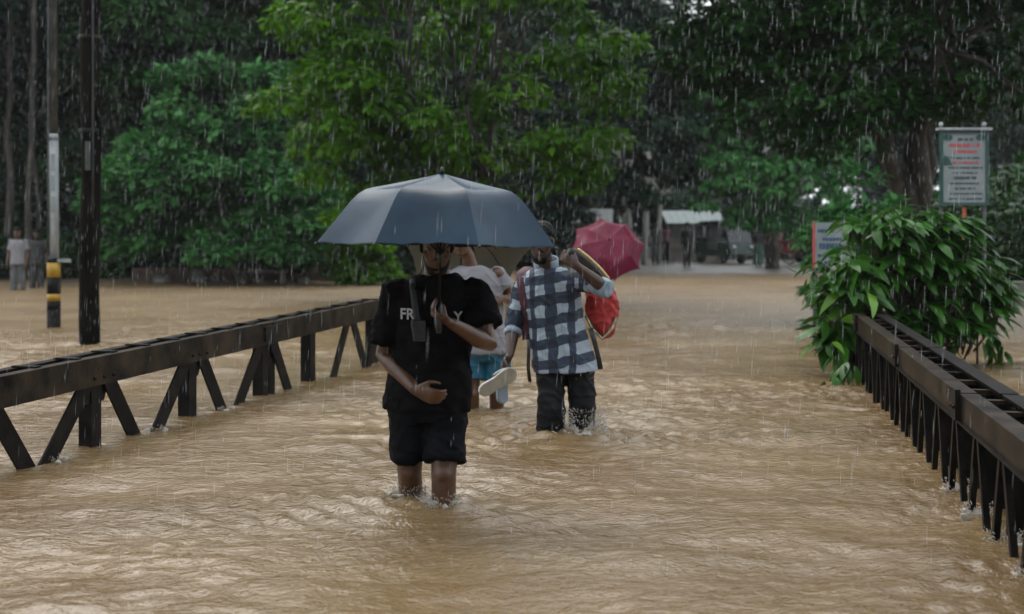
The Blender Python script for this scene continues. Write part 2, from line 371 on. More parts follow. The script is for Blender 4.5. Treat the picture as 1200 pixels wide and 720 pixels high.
def mud_water():
    m, nt, p = newmat('muddy_flood_water')
    tc = nd(nt, 'ShaderNodeTexCoord')
    def nz(scale, det, st, typ='ShaderNodeTexNoise'):
        mp = nd(nt, 'ShaderNodeMapping'); mp.inputs['Scale'].default_value = st; nt.links.new(tc.outputs['Object'], mp.inputs[0])
        n = nd(nt, typ); n.inputs['Scale'].default_value = scale
        if 'Detail' in n.inputs: n.inputs['Detail'].default_value = det
        nt.links.new(mp.outputs[0], n.inputs['Vector']); return n
    col = nz(0.5, 6, (1, 1.6, 1))
    r = nd(nt, 'ShaderNodeValToRGB'); e = r.color_ramp.elements
    e[0].position = 0.3; e[0].color = (0.132, 0.082, 0.034, 1); e[1].position = 0.72; e[1].color = (0.215, 0.146, 0.070, 1)
    nt.links.new(col.outputs[0], r.inputs[0]); nt.links.new(r.outputs[0], p.inputs['Base Color'])
    a = nz(7.0, 4, (0.8, 1.2, 1)); b = nz(30, 4, (0.85, 1.2, 1)); c = nz(75, 2, (1, 1, 1))
    for n_ in (a, b): n_.inputs['Distortion'].default_value = 0.6
    b1 = nd(nt, 'ShaderNodeBump'); b1.inputs['Strength'].default_value = 1.0; b1.inputs['Distance'].default_value = 0.032
    b2 = nd(nt, 'ShaderNodeBump'); b2.inputs['Strength'].default_value = 1.0; b2.inputs['Distance'].default_value = 0.014
    b3 = nd(nt, 'ShaderNodeBump'); b3.inputs['Strength'].default_value = 0.8; b3.inputs['Distance'].default_value = 0.006
    nt.links.new(a.outputs[0], b1.inputs['Height']); nt.links.new(b.outputs[0], b2.inputs['Height']); nt.links.new(c.outputs[0], b3.inputs['Height'])
    nt.links.new(b1.outputs[0], b2.inputs['Normal']); nt.links.new(b2.outputs[0], b3.inputs['Normal']); nt.links.new(b3.outputs[0], p.inputs['Normal'])
    # roughness rises with distance to brighten far water, standing in for unresolved waves; patches of it are calmer than others
    sx = nd(nt, 'ShaderNodeSeparateXYZ'); nt.links.new(tc.outputs['Object'], sx.inputs[0])
    mr = nd(nt, 'ShaderNodeMapRange'); mr.inputs[1].default_value = 9; mr.inputs[2].default_value = 30; mr.inputs[3].default_value = 0.09; mr.inputs[4].default_value = 0.6
    nt.links.new(sx.outputs[1], mr.inputs[0]); nt.links.new(mr.outputs[0], p.inputs['Roughness'])
    pt = nz(0.55, 3, (0.8, 1.3, 1)); pr = nd(nt, 'ShaderNodeMapRange'); pr.inputs[1].default_value = 0.35; pr.inputs[2].default_value = 0.65; pr.inputs[3].default_value = 0.35; pr.inputs[4].default_value = 1.0
    nt.links.new(pt.outputs[0], pr.inputs[0]); nt.links.new(pr.outputs[0], b1.inputs['Strength']); nt.links.new(pr.outputs[0], b2.inputs['Strength'])
    p.inputs['IOR'].default_value = 1.42; p.inputs['Specular IOR Level'].default_value = 0.78
    return m
M['water'] = mud_water()
M['ground'] = noise_mat('muddy_ground', (0.055, 0.042, 0.026), (0.12, 0.09, 0.055), 0.8, 0.6, 0.6, 6, dist=0.05)
M['asphalt'] = noise_mat('wet_asphalt', (0.075, 0.07, 0.062), (0.13, 0.12, 0.105), 1.5, 0.32, 0.3, 40, dist=0.01)
M['deck'] = noise_mat('bridge_deck_concrete', (0.10, 0.09, 0.08), (0.17, 0.16, 0.14), 2, 0.7, 0.3, 20)

# ------------------------------------------------------------------ setting: ground, road, deck, water
def sstep(a, b, x):
    t = np.clip((x - a) / (b - a), 0, 1); return t * t * (3 - 2 * t)
def road_x(y): return 0.95 + 0.193 * (y - 12.0)
def edge(x):
    return 32.0 + 8.5 * sstep(-3.5, 0.5, x) - 18.0 * sstep(10.5, 12.5, x)
def ground_h(x, y):
    e = edge(x)
    front = np.clip((y - e) * 0.07, -1.1, 0.02 + 0.010 * np.clip(y - e, 0, 60))
    near_road = sstep(9, 5, np.abs(x - road_x(y)))
    front = np.where(y > 38, front * (1 - near_road) + near_road * np.minimum(front, 0.0), front)
    back = np.clip((-12 - y) * 0.06, -1.1, 0.4)
    side = np.clip((-26 - x) * 0.08, -1.1, 0.5)
    return np.maximum(np.maximum(front, back), side) + 0.0
gx = np.concatenate([np.linspace(-300, -45, 12), np.linspace(-42, 45, 90), np.linspace(50, 300, 12)])
gy = np.concatenate([np.linspace(-200, -22, 8), np.linspace(-20, 70, 92), np.linspace(76, 500, 16)])
GX, GY = np.meshgrid(gx, gy)
GZ = ground_h(GX, GY) + 0.03 * vnoise(np.stack([GX.ravel() * .7, GY.ravel() * .7, GX.ravel() * 0], 1), 3).reshape(GX.shape)
def grid_faces(nx, ny):
    i = np.arange(ny - 1)[:, None] * nx + np.arange(nx - 1)[None, :]
    return np.stack([i, i + 1, i + 1 + nx, i + nx], -1).reshape(-1, 4)
gme = fast_mesh('ground', np.stack([GX.ravel(), GY.ravel(), GZ.ravel()], 1), grid_faces(len(gx), len(gy)))
tag(link('ground', gme, M['ground']), kind='structure')

ry = np.linspace(11.5, 75, 90); rw = np.linspace(-3.6, 3.6, 9)
RX = road_x(ry)[:, None] + rw[None, :]; RY = np.repeat(ry[:, None], 9, 1)
RZ = -0.36 + (0.36 + 0.045) * sstep(30, 41, RY) + 0.02 * sstep(40, 70, RY) - 0.012 * (rw[None, :] / 3.6) ** 2
rme = fast_mesh('road', np.stack([RX.ravel(), RY.ravel(), RZ.ravel()], 1), grid_faces(9, 90))
tag(link('road', rme, M['asphalt']), kind='structure')

def Lx(y): return -2.56 + 0.2392 * (y - 6.79)
def Lz(y): return 0.512 + 0.0159 * (y - 6.79)
def Rx(y): return 1.845 + 0.1705 * (y - 4.65)
def Rz(y): return 0.496 + 0.0089 * (y - 4.65)
def deck_z(y): return -0.47 + 0.025 * (y - 4.0)
mb = MB()
for y0, y1 in ((-1.0, 12.3),):
    V = []
    for y in (y0, y1):
        for x in (Lx(y) - 0.25, Rx(y) + 0.45):
            for dz in (0, -0.35): V.append((x, y, deck_z(y) + dz))
    mb.add(V, [(0, 2, 6, 4), (1, 5, 7, 3), (0, 1, 3, 2), (4, 6, 7, 5), (0, 4, 5, 1), (2, 3, 7, 6)])
tag(mb.obj('bridge_deck', M['deck']), kind='structure')

# water surface: fine near the bridge, coarser away from it
def graded(lo, hi, c0, c1, d0, k):
    out = list(np.arange(c0, c1, d0)); s = d0; p = out[-1]
    while p < hi: s *= k; p += s; out.append(p)
    s = d0; p = out[0]; pre = []
    while p > lo: s *= k; p -= s; pre.append(p)
    return np.array(pre[::-1] + out)
wx = graded(-200, 200, -4.6, 4.2, 0.022, 1.03)
wy = graded(-150, 300, 3.3, 11.0, 0.026, 1.018)
WX, WY = np.meshgrid(wx, wy)
Pf = np.stack([WX.ravel(), WY.ravel()], 1)
rw_ = np.random.default_rng(11)
Z0 = np.zeros(len(Pf))
warp = 0.10 * np.stack([vnoise(np.c_[Pf * 2.0, Z0], 21), vnoise(np.c_[Pf * 2.0, Z0 + 1], 22)], 1)
Pw = Pf + warp
amp_mask = (0.85 + 0.9 * vnoise(np.c_[Pf * np.array([0.45, 0.6]), Z0], 31)).clip(0.2, 1.8)
H = np.zeros(len(Pf))
for k in range(16):                       # slow swell running across the bridge
    lam = 0.35 * (1.6 / 0.35) ** rw_.random(); th = math.pi / 2 + rw_.normal(0.15, 0.6); kk = 2 * math.pi / lam
    H += 0.0040 * lam * np.sin((Pf[:, 0] * math.cos(th) + Pf[:, 1] * math.sin(th)) * kk + rw_.random() * 6.28)
chop = 1 - np.abs(fbm(np.c_[Pw * np.array([2.6, 4.2]), Z0], 41, 2)) * 1.9            # peaked chop
chop2 = 1 - np.abs(fbm(np.c_[Pw * np.array([6.0, 8.5]), Z0 + 5], 44, 2)) * 1.9
H += amp_mask * (0.0125 * (chop - 0.5) + 0.0105 * (chop2 - 0.5) + 0.006 * vnoise(np.c_[Pw * 14.0, Z0], 47))
FEET = []           # (x, y, strength) wakes round legs and posts
def wake(x, y, a, lam=0.15, decay=0.55, dirx=0.0, diry=1.0):
    dx, dy = Pf[:, 0] - x, Pf[:, 1] - y; r = np.sqrt(dx * dx + dy * dy)
    m = np.exp(-r / decay) * (r > 0.03)
    return a * m * np.cos(2 * math.pi * r / lam) * (0.7 + 0.3 * np.sin(3 * np.arctan2(dy, dx) + x * 7))
for x, y, a in ((-0.50, 6.15, 0.016), (-0.33, 5.95, 0.02), (0.24, 8.02, 0.016), (0.44, 8.02, 0.026), (-0.2, 9.2, 0.014), (-0.1, 9.25, 0.012), (1.3, 16.8, 0.01)):
    H += wake(x, y, a)
for y in (6.2, 6.8, 7.05, 7.5, 7.9, 8.05, 8.68, 9.0, 9.2, 9.8, 10.2, 10.7):
    H += wake(Lx(y), y, 0.006, 0.11, 0.22)
for y in np.arange(3.7, 12.2, 0.52):
    H += wake(Rx(y), y, 0.010, 0.11, 0.22)
fade = 1 / (1 + (np.maximum(0, np.hypot(Pf[:, 0], Pf[:, 1]) - 18) / 25) ** 2)
H *= 0.35 + 0.65 * fade
wme = fast_mesh('flood_water', np.c_[Pf, H], grid_faces(len(wx), len(wy)))
tag(link('flood_water', wme, M['water']), kind='structure')

# ------------------------------------------------------------------ bridge railings (steel trusses)
def angle_iron(p0, p1, w, side, depth, t=0.012):
    """L section: flange w along side, second flange along depth"""
    p0 = np.asarray(p0, float); p1 = np.asarray(p1, float); a, s, q = frame(p1 - p0, side)
    if np.dot(q, depth) < 0: q = -q
    prof = [(-w / 2, 0), (w / 2, 0), (w / 2, t), (-w / 2 + t, t), (-w / 2 + t, w * 0.8), (-w / 2, w * 0.8)]
    V = [p + s * x + q * y for p in (p0, p1) for x, y in prof]; k = 6
    return V, [tuple(range(5, -1, -1)), tuple(range(6, 12))] + [(i, (i + 1) % k, k + (i + 1) % k, k + i) for i in range(k)]
def channel(p0, p1, h, d, out, t=0.014):
    """C section: web height h, flanges of depth d towards out; p0, p1 lie on the middle of the web"""
    p0 = np.asarray(p0, float); p1 = np.asarray(p1, float); o = nrm(out); up = np.array([0, 0, 1.0])
    prof = [(0, -h / 2), (0, h / 2), (d, h / 2), (d, h / 2 - t), (t, h / 2 - t), (t, -h / 2 + t), (d, -h / 2 + t), (d, -h / 2)]
    V = [p + o * x + up * y for p in (p0, p1) for x, y in prof]; k = 8
    return V, [tuple(range(7, -1, -1)), tuple(range(8, 16))] + [(i, (i + 1) % k, k + (i + 1) % k, k + i) for i in range(k)]

def railing(X, Zt, y0, y1, sgn, label):
    root = empty('bridge_railing', (X(y0), y0, deck_z(y0)))
    d = nrm([X(y1) - X(y0), y1 - y0, Zt(y1) - Zt(y0)]); out = nrm([sgn * d[1], -sgn * d[0], 0]); inn = -out
    def P(y, z, o=0.0): return np.array([X(y), y, z]) + out * o
    return root, d, out, P
gauge = 0.22
# ---- left railing
rl, dL, oL, PL = railing(Lx, Lz, 3.2, 12.35, -1, 'l')
tag(rl, 'dark steel truss railing with inverted V braces beside the tall black pole', 'bridge railing', 'bridge railings')
hch = 0.165
joints_y = [3.2, 5.6, 9.82, 12.35]
for a, b in zip(joints_y[:-1], joints_y[1:]):
    for o, e, nm in ((0.0, oL, 'top_chord'), (gauge, -oL, 'rear_chord')):
        MB().add(*channel(PL(a + 0.006, Lz(a) - hch / 2, o), PL(b - 0.006, Lz(b) - hch / 2, o), hch, 0.07, e)).obj(nm, M['steel_top'] if o == 0 else M['steel'], rl)
for y in np.arange(3.5, 12.3, 0.38):
    mb = MB().add(*bar(PL(y, Lz(y) + 0.006, 0.035), PL(y, Lz(y) + 0.006, gauge - 0.035), 0.05, 0.008, dL)); mb.obj('batten', M['steel'], rl)
def lpost(y, w=0.10, dbl=False):
    MB().add(*angle_iron(PL(y, -0.45, 0.05), PL(y, Lz(y) - 0.02, 0.05), w, dL, oL)).obj('post', M['steel'], rl)
    if dbl:
        MB().add(*angle_iron(PL(y + 0.14, -0.45, 0.06), PL(y + 0.14, Lz(y) - 0.02, 0.06), w, -dL, oL)).obj('post', M['steel'], rl)
def ldiag(yt, yb, o=0.035):
    # from top chord at yt to a foot that meets the water at yb
    zt = Lz(yt) - 0.07; k = (zt + 0.45) / zt
    MB().add(*bar(PL(yt, zt, o), PL(yt + (yb - yt) * k, -0.45, o), 0.115, 0.014, dL)).obj('brace', M['steel'], rl)
for yv in (4.15, 5.3, 6.42, 7.5, 8.66, 9.8):
    if yv not in (9.8,): lpost(yv, 0.105)
    else: lpost(yv, 0.105, True)
    ldiag(yv - 0.06, yv - 0.50, 0.028); ldiag(yv + 0.06, yv + 0.40, 0.046)
    g = [(-0.16, 0), (0.16, 0), (0.10, -0.13), (-0.10, -0.13)]
    MB().add(*prism(g, dL, (0, 0, 1), PL(yv, Lz(yv) - hch + 0.02, 0.066), 0.01, oL)).obj('gusset_plate', M['steel_dark'], rl)
    for q in (-0.1, 0.0, 0.1):
        MB().add(*ball(PL(yv + q, Lz(yv) - hch + 0.045, -0.004), 0.012, 8, 5)).obj('bolt', M['steel_dark'], rl, True)
lpost(10.72, 0.11)
ldiag(11.52, 11.14); ldiag(11.58, 11.95, 0.05); ldiag(12.28, 12.02)
lpost(12.22, 0.10); lpost(12.32, 0.07)
for y in (5.6, 9.82):
    MB().add(*box(PL(y, Lz(y) - hch / 2, -0.008), (0.16, 0.008, 0.055), (dL, oL, np.cross(dL, oL)))).obj('splice_plate', M['steel_dark'], rl)

# ---- right railing
rr, dR, oR, PR = railing(Rx, Rz, 2.2, 12.05, 1, 'r')
tag(rr, 'wet brown steel truss railing with ladder top running into the leafy bush', 'bridge railing', 'bridge railings')
hcr = 0.118; gr = 0.27
joints_y = [2.2, 5.9, 8.05, 10.6, 12.05]
for a, b in zip(joints_y[:-1], joints_y[1:]):
    for o, e, nm in ((0.0, oR, 'top_chord'), (gr, -oR, 'rear_chord')):
        MB().add(*channel(PR(a + 0.02, Rz(a) - hcr / 2, o), PR(b - 0.02, Rz(b) - hcr / 2, o), hcr, 0.085, e)).obj(nm, M['steel_top'] if o == 0 else M['steel'], rr)
    MB().add(*bar(PR(a + 0.01, Rz(a) - hcr - 0.006, 0.01), PR(b - 0.01, Rz(b) - hcr - 0.006, 0.01), 0.05, 0.010, oR)).obj('lower_flange', M['steel'], rr)
for y in np.arange(2.6, 12.0, 0.36):
    MB().add(*bar(PR(y, Rz(y) - 0.03, 0.02), PR(y, Rz(y) - 0.03, gr - 0.02), 0.045, 0.02, dR)).obj('batten', M['steel_top'], rr)
for i, y in enumerate(np.arange(2.7, 11.9, 0.52)):
    # wide stiffener plate across the rail
    MB().add(*bar(PR(y, -0.45, gr * 0.62), PR(y, Rz(y) - 0.10, gr * 0.62), gr * 0.6, 0.014, oR)).obj('stiffener_plate', M['steel_dark'], rr)
    MB().add(*angle_iron(PR(y + 0.02, -0.45, gr - 0.03), PR(y + 0.02, Rz(y) - 0.06, gr - 0.03), 0.10, dR, -oR)).obj('rear_post', M['steel_dark'], rr)
    zt = Rz(y) - hcr - 0.01; k = (zt + 0.45) / zt
    for s in (-1, 1):
        MB().add(*angle_iron(PR(y + s * 0.03 + 0.26, zt, 0.012), PR(y + 0.26 + s * (0.03 + 0.15 * k), -0.45, 0.012 + 0.006 * (s > 0)), 0.034, dR, oR, 0.007)).obj('brace', M['steel'], rr)
        MB().add(*bar(PR(y + s * 0.02, zt, gr - 0.01), PR(y + s * 0.42, -0.45, gr - 0.01 - 0.016 * (s > 0)), 0.09, 0.012, dR)).obj('rear_brace', M['steel_dark'], rr)
for y in (5.9, 8.05, 10.6):
    MB().add(*box(PR(y, Rz(y) - hcr / 2 + 0.01, -0.012), (0.055, 0.012, hcr / 2 + 0.012), (dR, oR, np.cross(dR, oR)))).obj('splice_plate', M['steel_dark'], rr)
    for q in (-0.03, 0.03):
        MB().add(*ball(PR(y + q, Rz(y) - hcr / 2, -0.026), 0.012, 8, 5)).obj('bolt', M['steel_top'], rr, True)

# ------------------------------------------------------------------ poles on the left
def pole_black():
    c = at(105, 402, 14.4); root = empty('utility_pole', (c[0], c[1], -1.1))
    tag(root, 'tall black timber utility pole standing in the flood behind the railing', 'pole')
    zs = np.linspace(-1.1, 7.5, 26); pts, rad = [], []
    for i, z in enumerate(zs):
        pts.append((c[0] + 0.012 * math.sin(i * 0.9) + 0.004 * z, c[1] + 0.01 * math.cos(i * 1.3), z)); rad.append(0.113 - 0.003 * z + 0.004 * math.sin(i * 2.1))
    MB().add(*tube(pts, rad, 18)).obj('shaft', M['pole_black'], root, True)
    for z in (2.35, 3.4):
        MB().add(*tube([(c[0], c[1], z), (c[0], c[1], z + 0.06)], [0.118, 0.117], 18)).obj('iron_band', M['steel_dark'], root, True)
    MB().add(*tube([(c[0] + 0.07, c[1] - 0.10, z) for z in np.linspace(1.4, 7.4, 12)], 0.012, 8)).obj('cable', M['black_plastic'], root, True)
    MB().add(*box((c[0] + 0.02, c[1] - 0.115, 2.1), (0.03, 0.012, 0.16))).obj('tag_plate', M['pole_dark'], root)
pole_black()
def pole_striped():
    c = at(63, 384, 16.74); k = 16.74 / 1500; root = empty('striped_pole', (c[0], c[1], -1.1))
    tag(root, 'grey lamp pole with yellow and black painted foot standing in the flood', 'pole')
    def z(v): return CZ - (v - HV) * k
    def ring(z0, z1, r0, r1, nm, mat):
        MB().add(*tube([(c[0], c[1], z0), (c[0], c[1], z1)], [r0, r1], 20)).obj(nm, mat, root, True)
    bands = [(-1.1, z(363), 'black_paint'), (z(363), z(353), 'black_paint'), (z(353), z(344.5), 'yellow'), (z(344.5), z(325), 'black_paint'), (z(325), z(308), 'yellow'), (z(308), z(303), 'black_paint')]
    for a, b, mt in bands: ring(a, b - 0.001, 0.086, 0.086, 'painted_band', M[mt])
    ring(z(303), z(160), 0.066, 0.058, 'lower_shaft', M['pole_grey'])
    ring(z(160), 8.2, 0.046, 0.036, 'upper_shaft', M['pole_dark'])
    ring(z(164), z(157), 0.068, 0.05, 'collar', M['pole_grey'])
    MB().add(*tube([(c[0] - 0.05, c[1] - 0.06, zz) for zz in np.linspace(z(300), 8.1, 8)], 0.013, 8)).obj('conduit', M['pole_dark'], root, True)
    MB().add(*box((c[0] + 0.14, c[1], z(305.5)), (0.07, 0.05, 0.022))).obj('bracket', M['pole_grey'], root)
    for v in (190, 215, 240, 265):
        MB().add(*box((c[0] + 0.012, c[1] - 0.066, z(v)), (0.024, 0.006, 0.10))).obj('notice_sticker', M['poster'], root)
pole_striped()

# ------------------------------------------------------------------ vegetation
LEAF4 = (np.array([[0, 0, 0], [0.42, -0.23, 0.05], [0.45, 0, -0.02], [0.42, 0.23, 0.05], [1, 0, -0.16]]), np.array([[0, 2, 1], [0, 3, 2], [1, 2, 4], [2, 3, 4]]))
LEAF2 = (np.array([[0, 0, 0], [0.5, -0.27, 0.03], [0.5, 0.27, 0.03], [1, 0, -0.12]]), np.array([[0, 2, 1], [1, 2, 3]]))
def leaf_cloud(name, pos, axis, up, size, rnd, tmpl):
    T, F = tmpl; n = len(pos)
    a = axis / (np.linalg.norm(axis, axis=1, keepdims=True) + 1e-9)
    s = np.cross(up, a); s /= (np.linalg.norm(s, axis=1, keepdims=True) + 1e-9); u = np.cross(a, s)
    V = pos[:, None, :] + size[:, None, None] * (T[None, :, 0:1] * a[:, None, :] + T[None, :, 1:2] * s[:, None, :] + T[None, :, 2:3] * u[:, None, :])
    k = len(T); FF = (F[None] + (np.arange(n) * k)[:, None, None]).reshape(-1, 3)
    return fast_mesh(name, V.reshape(-1, 3), FF, {'rnd': np.repeat(rnd, k)})
def rand_dir(n, g):
    v = g.normal(size=(n, 3)); return v / np.linalg.norm(v, axis=1, keepdims=True)

def crown_points(lobes, n_clump, g, clump_r):
    """lobes: (centre, radii); clump centres biased to the outer shell"""
    vol = np.array([r[0] * r[1] * r[2] for c, r in lobes]) ** 0.8; vol /= vol.sum(); out = []
    for c, r in lobes: pass
    idx = g.choice(len(lobes), n_clump, p=vol)
    d = rand_dir(n_clump, g); rad = g.uniform(0.35, 1.0, n_clump) ** 0.45
    C = np.array([np.asarray(c, float) for c, r in lobes]); RR = np.array([np.asarray(r, float) for c, r in lobes])
    return C[idx] + d * rad[:, None] * RR[idx], d, clump_r * g.uniform(0.6, 1.3, n_clump)
def foliage(lobes, n_clump, clump_r, twigs, per, leaf, g, droop=0.35, tmpl=LEAF2, name='crown', flat=0.7):
    cc, cd, cr = crown_points(lobes, n_clump, g, clump_r)
    n = n_clump * twigs; ci = np.repeat(np.arange(n_clump), twigs)
    d = rand_dir(n, g); d[:, 2] = np.abs(d[:, 2]) * 0.85 + 0.15 * d[:, 2]; d += 0.35 * cd[ci]; d /= np.linalg.norm(d, axis=1, keepdims=True)
    rr = g.uniform(0.55, 1.0, n) ** 0.5
    tp = cc[ci] + d * (cr[ci] * rr)[:, None] * np.array([1, 1, flat])
    m = n * per; ti = np.repeat(np.arange(n), per)
    ax = rand_dir(m, g); ax[:, 2] *= 0.45; ax = ax + 0.55 * d[ti]; ax[:, 2] -= droop * g.uniform(0.2, 1.6, m)
    ax /= np.linalg.norm(ax, axis=1, keepdims=True)
    up = np.zeros((m, 3)); up[:, 2] = 1.0; up += 0.45 * rand_dir(m, g) + 0.25 * d[ti]
    pos = tp[ti] + ax * (0.25 * leaf) * g.uniform(0, 1, m)[:, None]
    size = leaf * g.uniform(0.55, 1.25, m)
    crnd = g.uniform(0, 0.45, n_clump); rnd = np.clip(crnd[ci][ti] + 0.45 * g.random(m) ** 1.3, 0, 1)
    return leaf_cloud(name, pos, ax, up, size, rnd, tmpl), cc
def limb(p0, p1, r0, r1, g, sag=0.0, n=7, sides=7, jit=0.035):
    p0 = np.asarray(p0, float); p1 = np.asarray(p1, float); L = np.linalg.norm(p1 - p0); pts, rad = [], []
    for i in range(n):
        t = i / (n - 1); j = g.normal(0, jit * L, 3) * math.sin(math.pi * t)
        pts.append(p0 + (p1 - p0) * t + j + np.array([0, 0, sag * L * math.sin(math.pi * t)])); rad.append(r0 + (r1 - r0) * t ** 0.8)
    return tube(pts, rad, sides)
def tree(name, label, base, lobes, trunk_r, mat, n_clump, clump_r, twigs, per, leaf, seed, cat='tree', group=None, fork=0.4, droop=0.35, bark='bark', tmpl=LEAF2, limbs=16, lean=(0, 0)):
    g = np.random.default_rng(seed); base = np.asarray(base, float)
    root = empty(name, base); tag(root, label, cat, group)
    L2 = [(np.asarray(c, float) - base, r) for c, r in lobes]
    me, cc = foliage(L2, n_clump, clump_r, twigs, per, leaf, g, droop, tmpl)
    cr = link('crown', me, M[mat], root, smooth=False); cr['kind'] = 'stuff'
    top = np.mean([c for c, r in L2], axis=0); fk = np.array([lean[0] + 0.15 * top[0], lean[1] + 0.15 * top[1], top[2] * fork])
    mb = MB(); mb.add(*limb((0, 0, -0.1), fk, trunk_r * 1.25, trunk_r * 0.8, g, n=9, sides=12))
    sel = cc[g.choice(len(cc), min(limbs, len(cc)), replace=False)]
    mains = []
    for k in range(5):
        a = 2 * math.pi * k / 5 + g.uniform(-.4, .4); rx = np.mean([r[0] for c, r in L2])
        e = fk + (top - fk) * 0.8 + np.array([math.cos(a) * rx * 0.55, math.sin(a) * rx * 0.55, g.uniform(0, 0.5) * top[2] * 0.3])
        mb.add(*limb(fk - (0, 0, 0.1), e, trunk_r * 0.55, trunk_r * 0.2, g, 0.05)); mains.append(e)
    for p in sel:
        e = min(mains + [fk], key=lambda q: np.linalg.norm(q - p)); mb.add(*limb(e, p, trunk_r * 0.2, 0.015, g, 0.06, 6, 5))
    link('trunk', mesh_from(mb.v, mb.f, 'trunk'), M[bark], root)
    return root
def copy_tree(root, loc, rz, sc, label=None, group=None):
    r = root.copy(); COL.objects.link(r); r.location = tuple(loc); r.rotation_euler = (0, 0, rz); r.scale = (sc[0], sc[0], sc[1])
    if label: r['label'] = label
    if group: r['group'] = group
    for ch in root.children:
        c = ch.copy(); COL.objects.link(c); c.parent = r
    return r
def lob(u, v, D, rx, ry, rz): return (at(u, v, D), (rx, ry, rz))

# round tree on the left bank
b = at(285, 335, 31.0); b[2] = -0.1
tree('round_tree', 'broad rounded deep green tree on the left bank behind the poles', b,
     [lob(262, 215, 31, 2.3, 2.0, 1.5), lob(190, 215, 30.6, 1.35, 1.4, 1.2), lob(345, 232, 30.4, 1.35, 1.4, 1.0), lob(265, 125, 31.2, 1.5, 1.5, 1.1), lob(215, 280, 30.4, 1.9, 1.4, 0.65), lob(335, 285, 30.4, 1.5, 1.3, 0.6), lob(150, 262, 30.5, 0.8, 1.0, 0.8)],
     0.20, 'leaf_round', 135, 0.62, 38, 7, 0.25, 101, limbs=26)
# bright tree behind the umbrellas
b = at(588, 350, 24.0); b[2] = -0.45
tree('leafy_tree', 'tall bright yellowish green tree hanging over the flooded road behind the umbrellas', b,
     [lob(520, 60, 24, 2.6, 2.4, 2.2), lob(400, 120, 23.4, 1.4, 1.5, 1.1), lob(455, 190, 23.2, 1.6, 1.4, 0.9), lob(650, 110, 23.6, 1.3, 1.4, 1.7), lob(620, 215, 23.6, 1.3, 1.3, 0.6), lob(540, -130, 24, 3.2, 2.6, 2.2), lob(380, 20, 23.8, 1.1, 1.3, 1.2), lob(545, 240, 23.6, 1.7, 1.2, 0.5), lob(455, 265, 23.8, 0.8, 1.0, 0.5)],
     0.19, 'leaf_bright', 200, 0.58, 38, 6, 0.21, 102, droop=0.75, fork=0.5, limbs=30)
# dark spreading tree on the right
b = at(1085, 350, 20.0); b[2] = -0.5
tree('dark_tree', 'large dark green tree with thick trunk spreading behind the notice board', b,
     [lob(1060, 60, 20, 2.6, 2.4, 1.2), lob(950, 90, 19.4, 1.4, 1.6, 1.0), lob(1170, 70, 19.6, 1.6, 1.8, 1.1), lob(1000, 150, 19.6, 1.3, 1.4, 0.45), lob(890, 40, 19.4, 1.3, 1.6, 1.0), lob(1060, -110, 20, 3.8, 3.0, 1.8), lob(1190, 130, 20.4, 0.9, 1.2, 0.7), lob(850, -40, 19.4, 1.2, 1.6, 0.9)],
     0.27, 'leaf_dark', 230, 0.55, 36, 6, 0.19, 103, droop=0.6, fork=0.42, limbs=34)
# hazy mid-distance trees
b = at(722, 300, 43.0); b[2] = 0.0
tm = tree('grey_tree', 'dark grey green tree hanging over the far end of the road above the red umbrella', b,
     [lob(740, 150, 39, 2.3, 2.0, 2.2), lob(700, 60, 40, 2.6, 2.2, 2.2), lob(800, 160, 40, 1.6, 1.6, 1.6), lob(775, 30, 40, 2.4, 2.2, 2.0), lob(690, 230, 39.5, 1.6, 1.4, 1.0), lob(640, 180, 40, 1.8, 1.6, 2.2)],
     0.13, 'leaf_far', 220, 0.62, 24, 6, 0.27, 104, droop=0.8, limbs=20)
b = at(905, 300, 42.0); b[2] = 0.05
tree('weeping_tree', 'mid green drooping tree hanging over the parked carts on the far road', b,
     [lob(900, 170, 39, 1.9, 1.8, 1.9), lob(860, 215, 39, 1.2, 1.4, 1.2), lob(935, 225, 38.5, 1.3, 1.3, 1.1), lob(880, 90, 40, 2.2, 2.0, 1.6), lob(960, 150, 39, 1.4, 1.4, 1.6)],
     0.2, 'leaf_round', 170, 0.6, 24, 6, 0.27, 105, droop=1.0, limbs=20)
# forest wall
g0 = np.random.default_rng(55)
prot = []
for k, (mat_, lab) in enumerate((('leaf_far', 'tall grey green forest tree in the dim rainy background'), ('leaf_dark', 'tall dark forest tree in the dim rainy background'))):
    lobes = [((0, 0, 8.5), (2.6, 2.6, 3.2)), ((1.3, 0.6, 5.6), (1.9, 1.8, 1.7)), ((-1.4, -0.5, 6.2), (1.9, 1.8, 1.9)), ((0.4, -1.2, 11.5), (1.9, 1.9, 1.9)), ((-0.6, 0.3, 3.4), (1.6, 1.6, 1.2))]
    prot.append(tree('forest_tree', lab, (0, 0, 0), lobes, 0.22, mat_, 150, 0.72, 22, 5, 0.34, 200 + k, group='forest trees behind the flood', droop=0.6, fork=0.5, limbs=18))
spots = []
for row, (D, step) in enumerate(((37.0, 3.4), (44.0, 3.6), (54.0, 3.8), (66.0, 4.0), (95.0, 5.0), (130.0, 7.0))):
    x = -0.52 * D - 3
    while x < 0.62 * D:
        u = 600 + 1500 * x / D
        skip = (row == 0 and (u > 330)) or (row == 1 and 560 < u < 1010) or (row in (2, 3) and 700 < u < 950) or (u > 1010 and row in (0, 1)) or (u > 930 and row >= 2 and g0.random() < 0.62)
        if not skip: spots.append((x + g0.normal(0, 0.5), D + g0.normal(0, 1.3)))
        x += step * g0.uniform(0.75, 1.2)
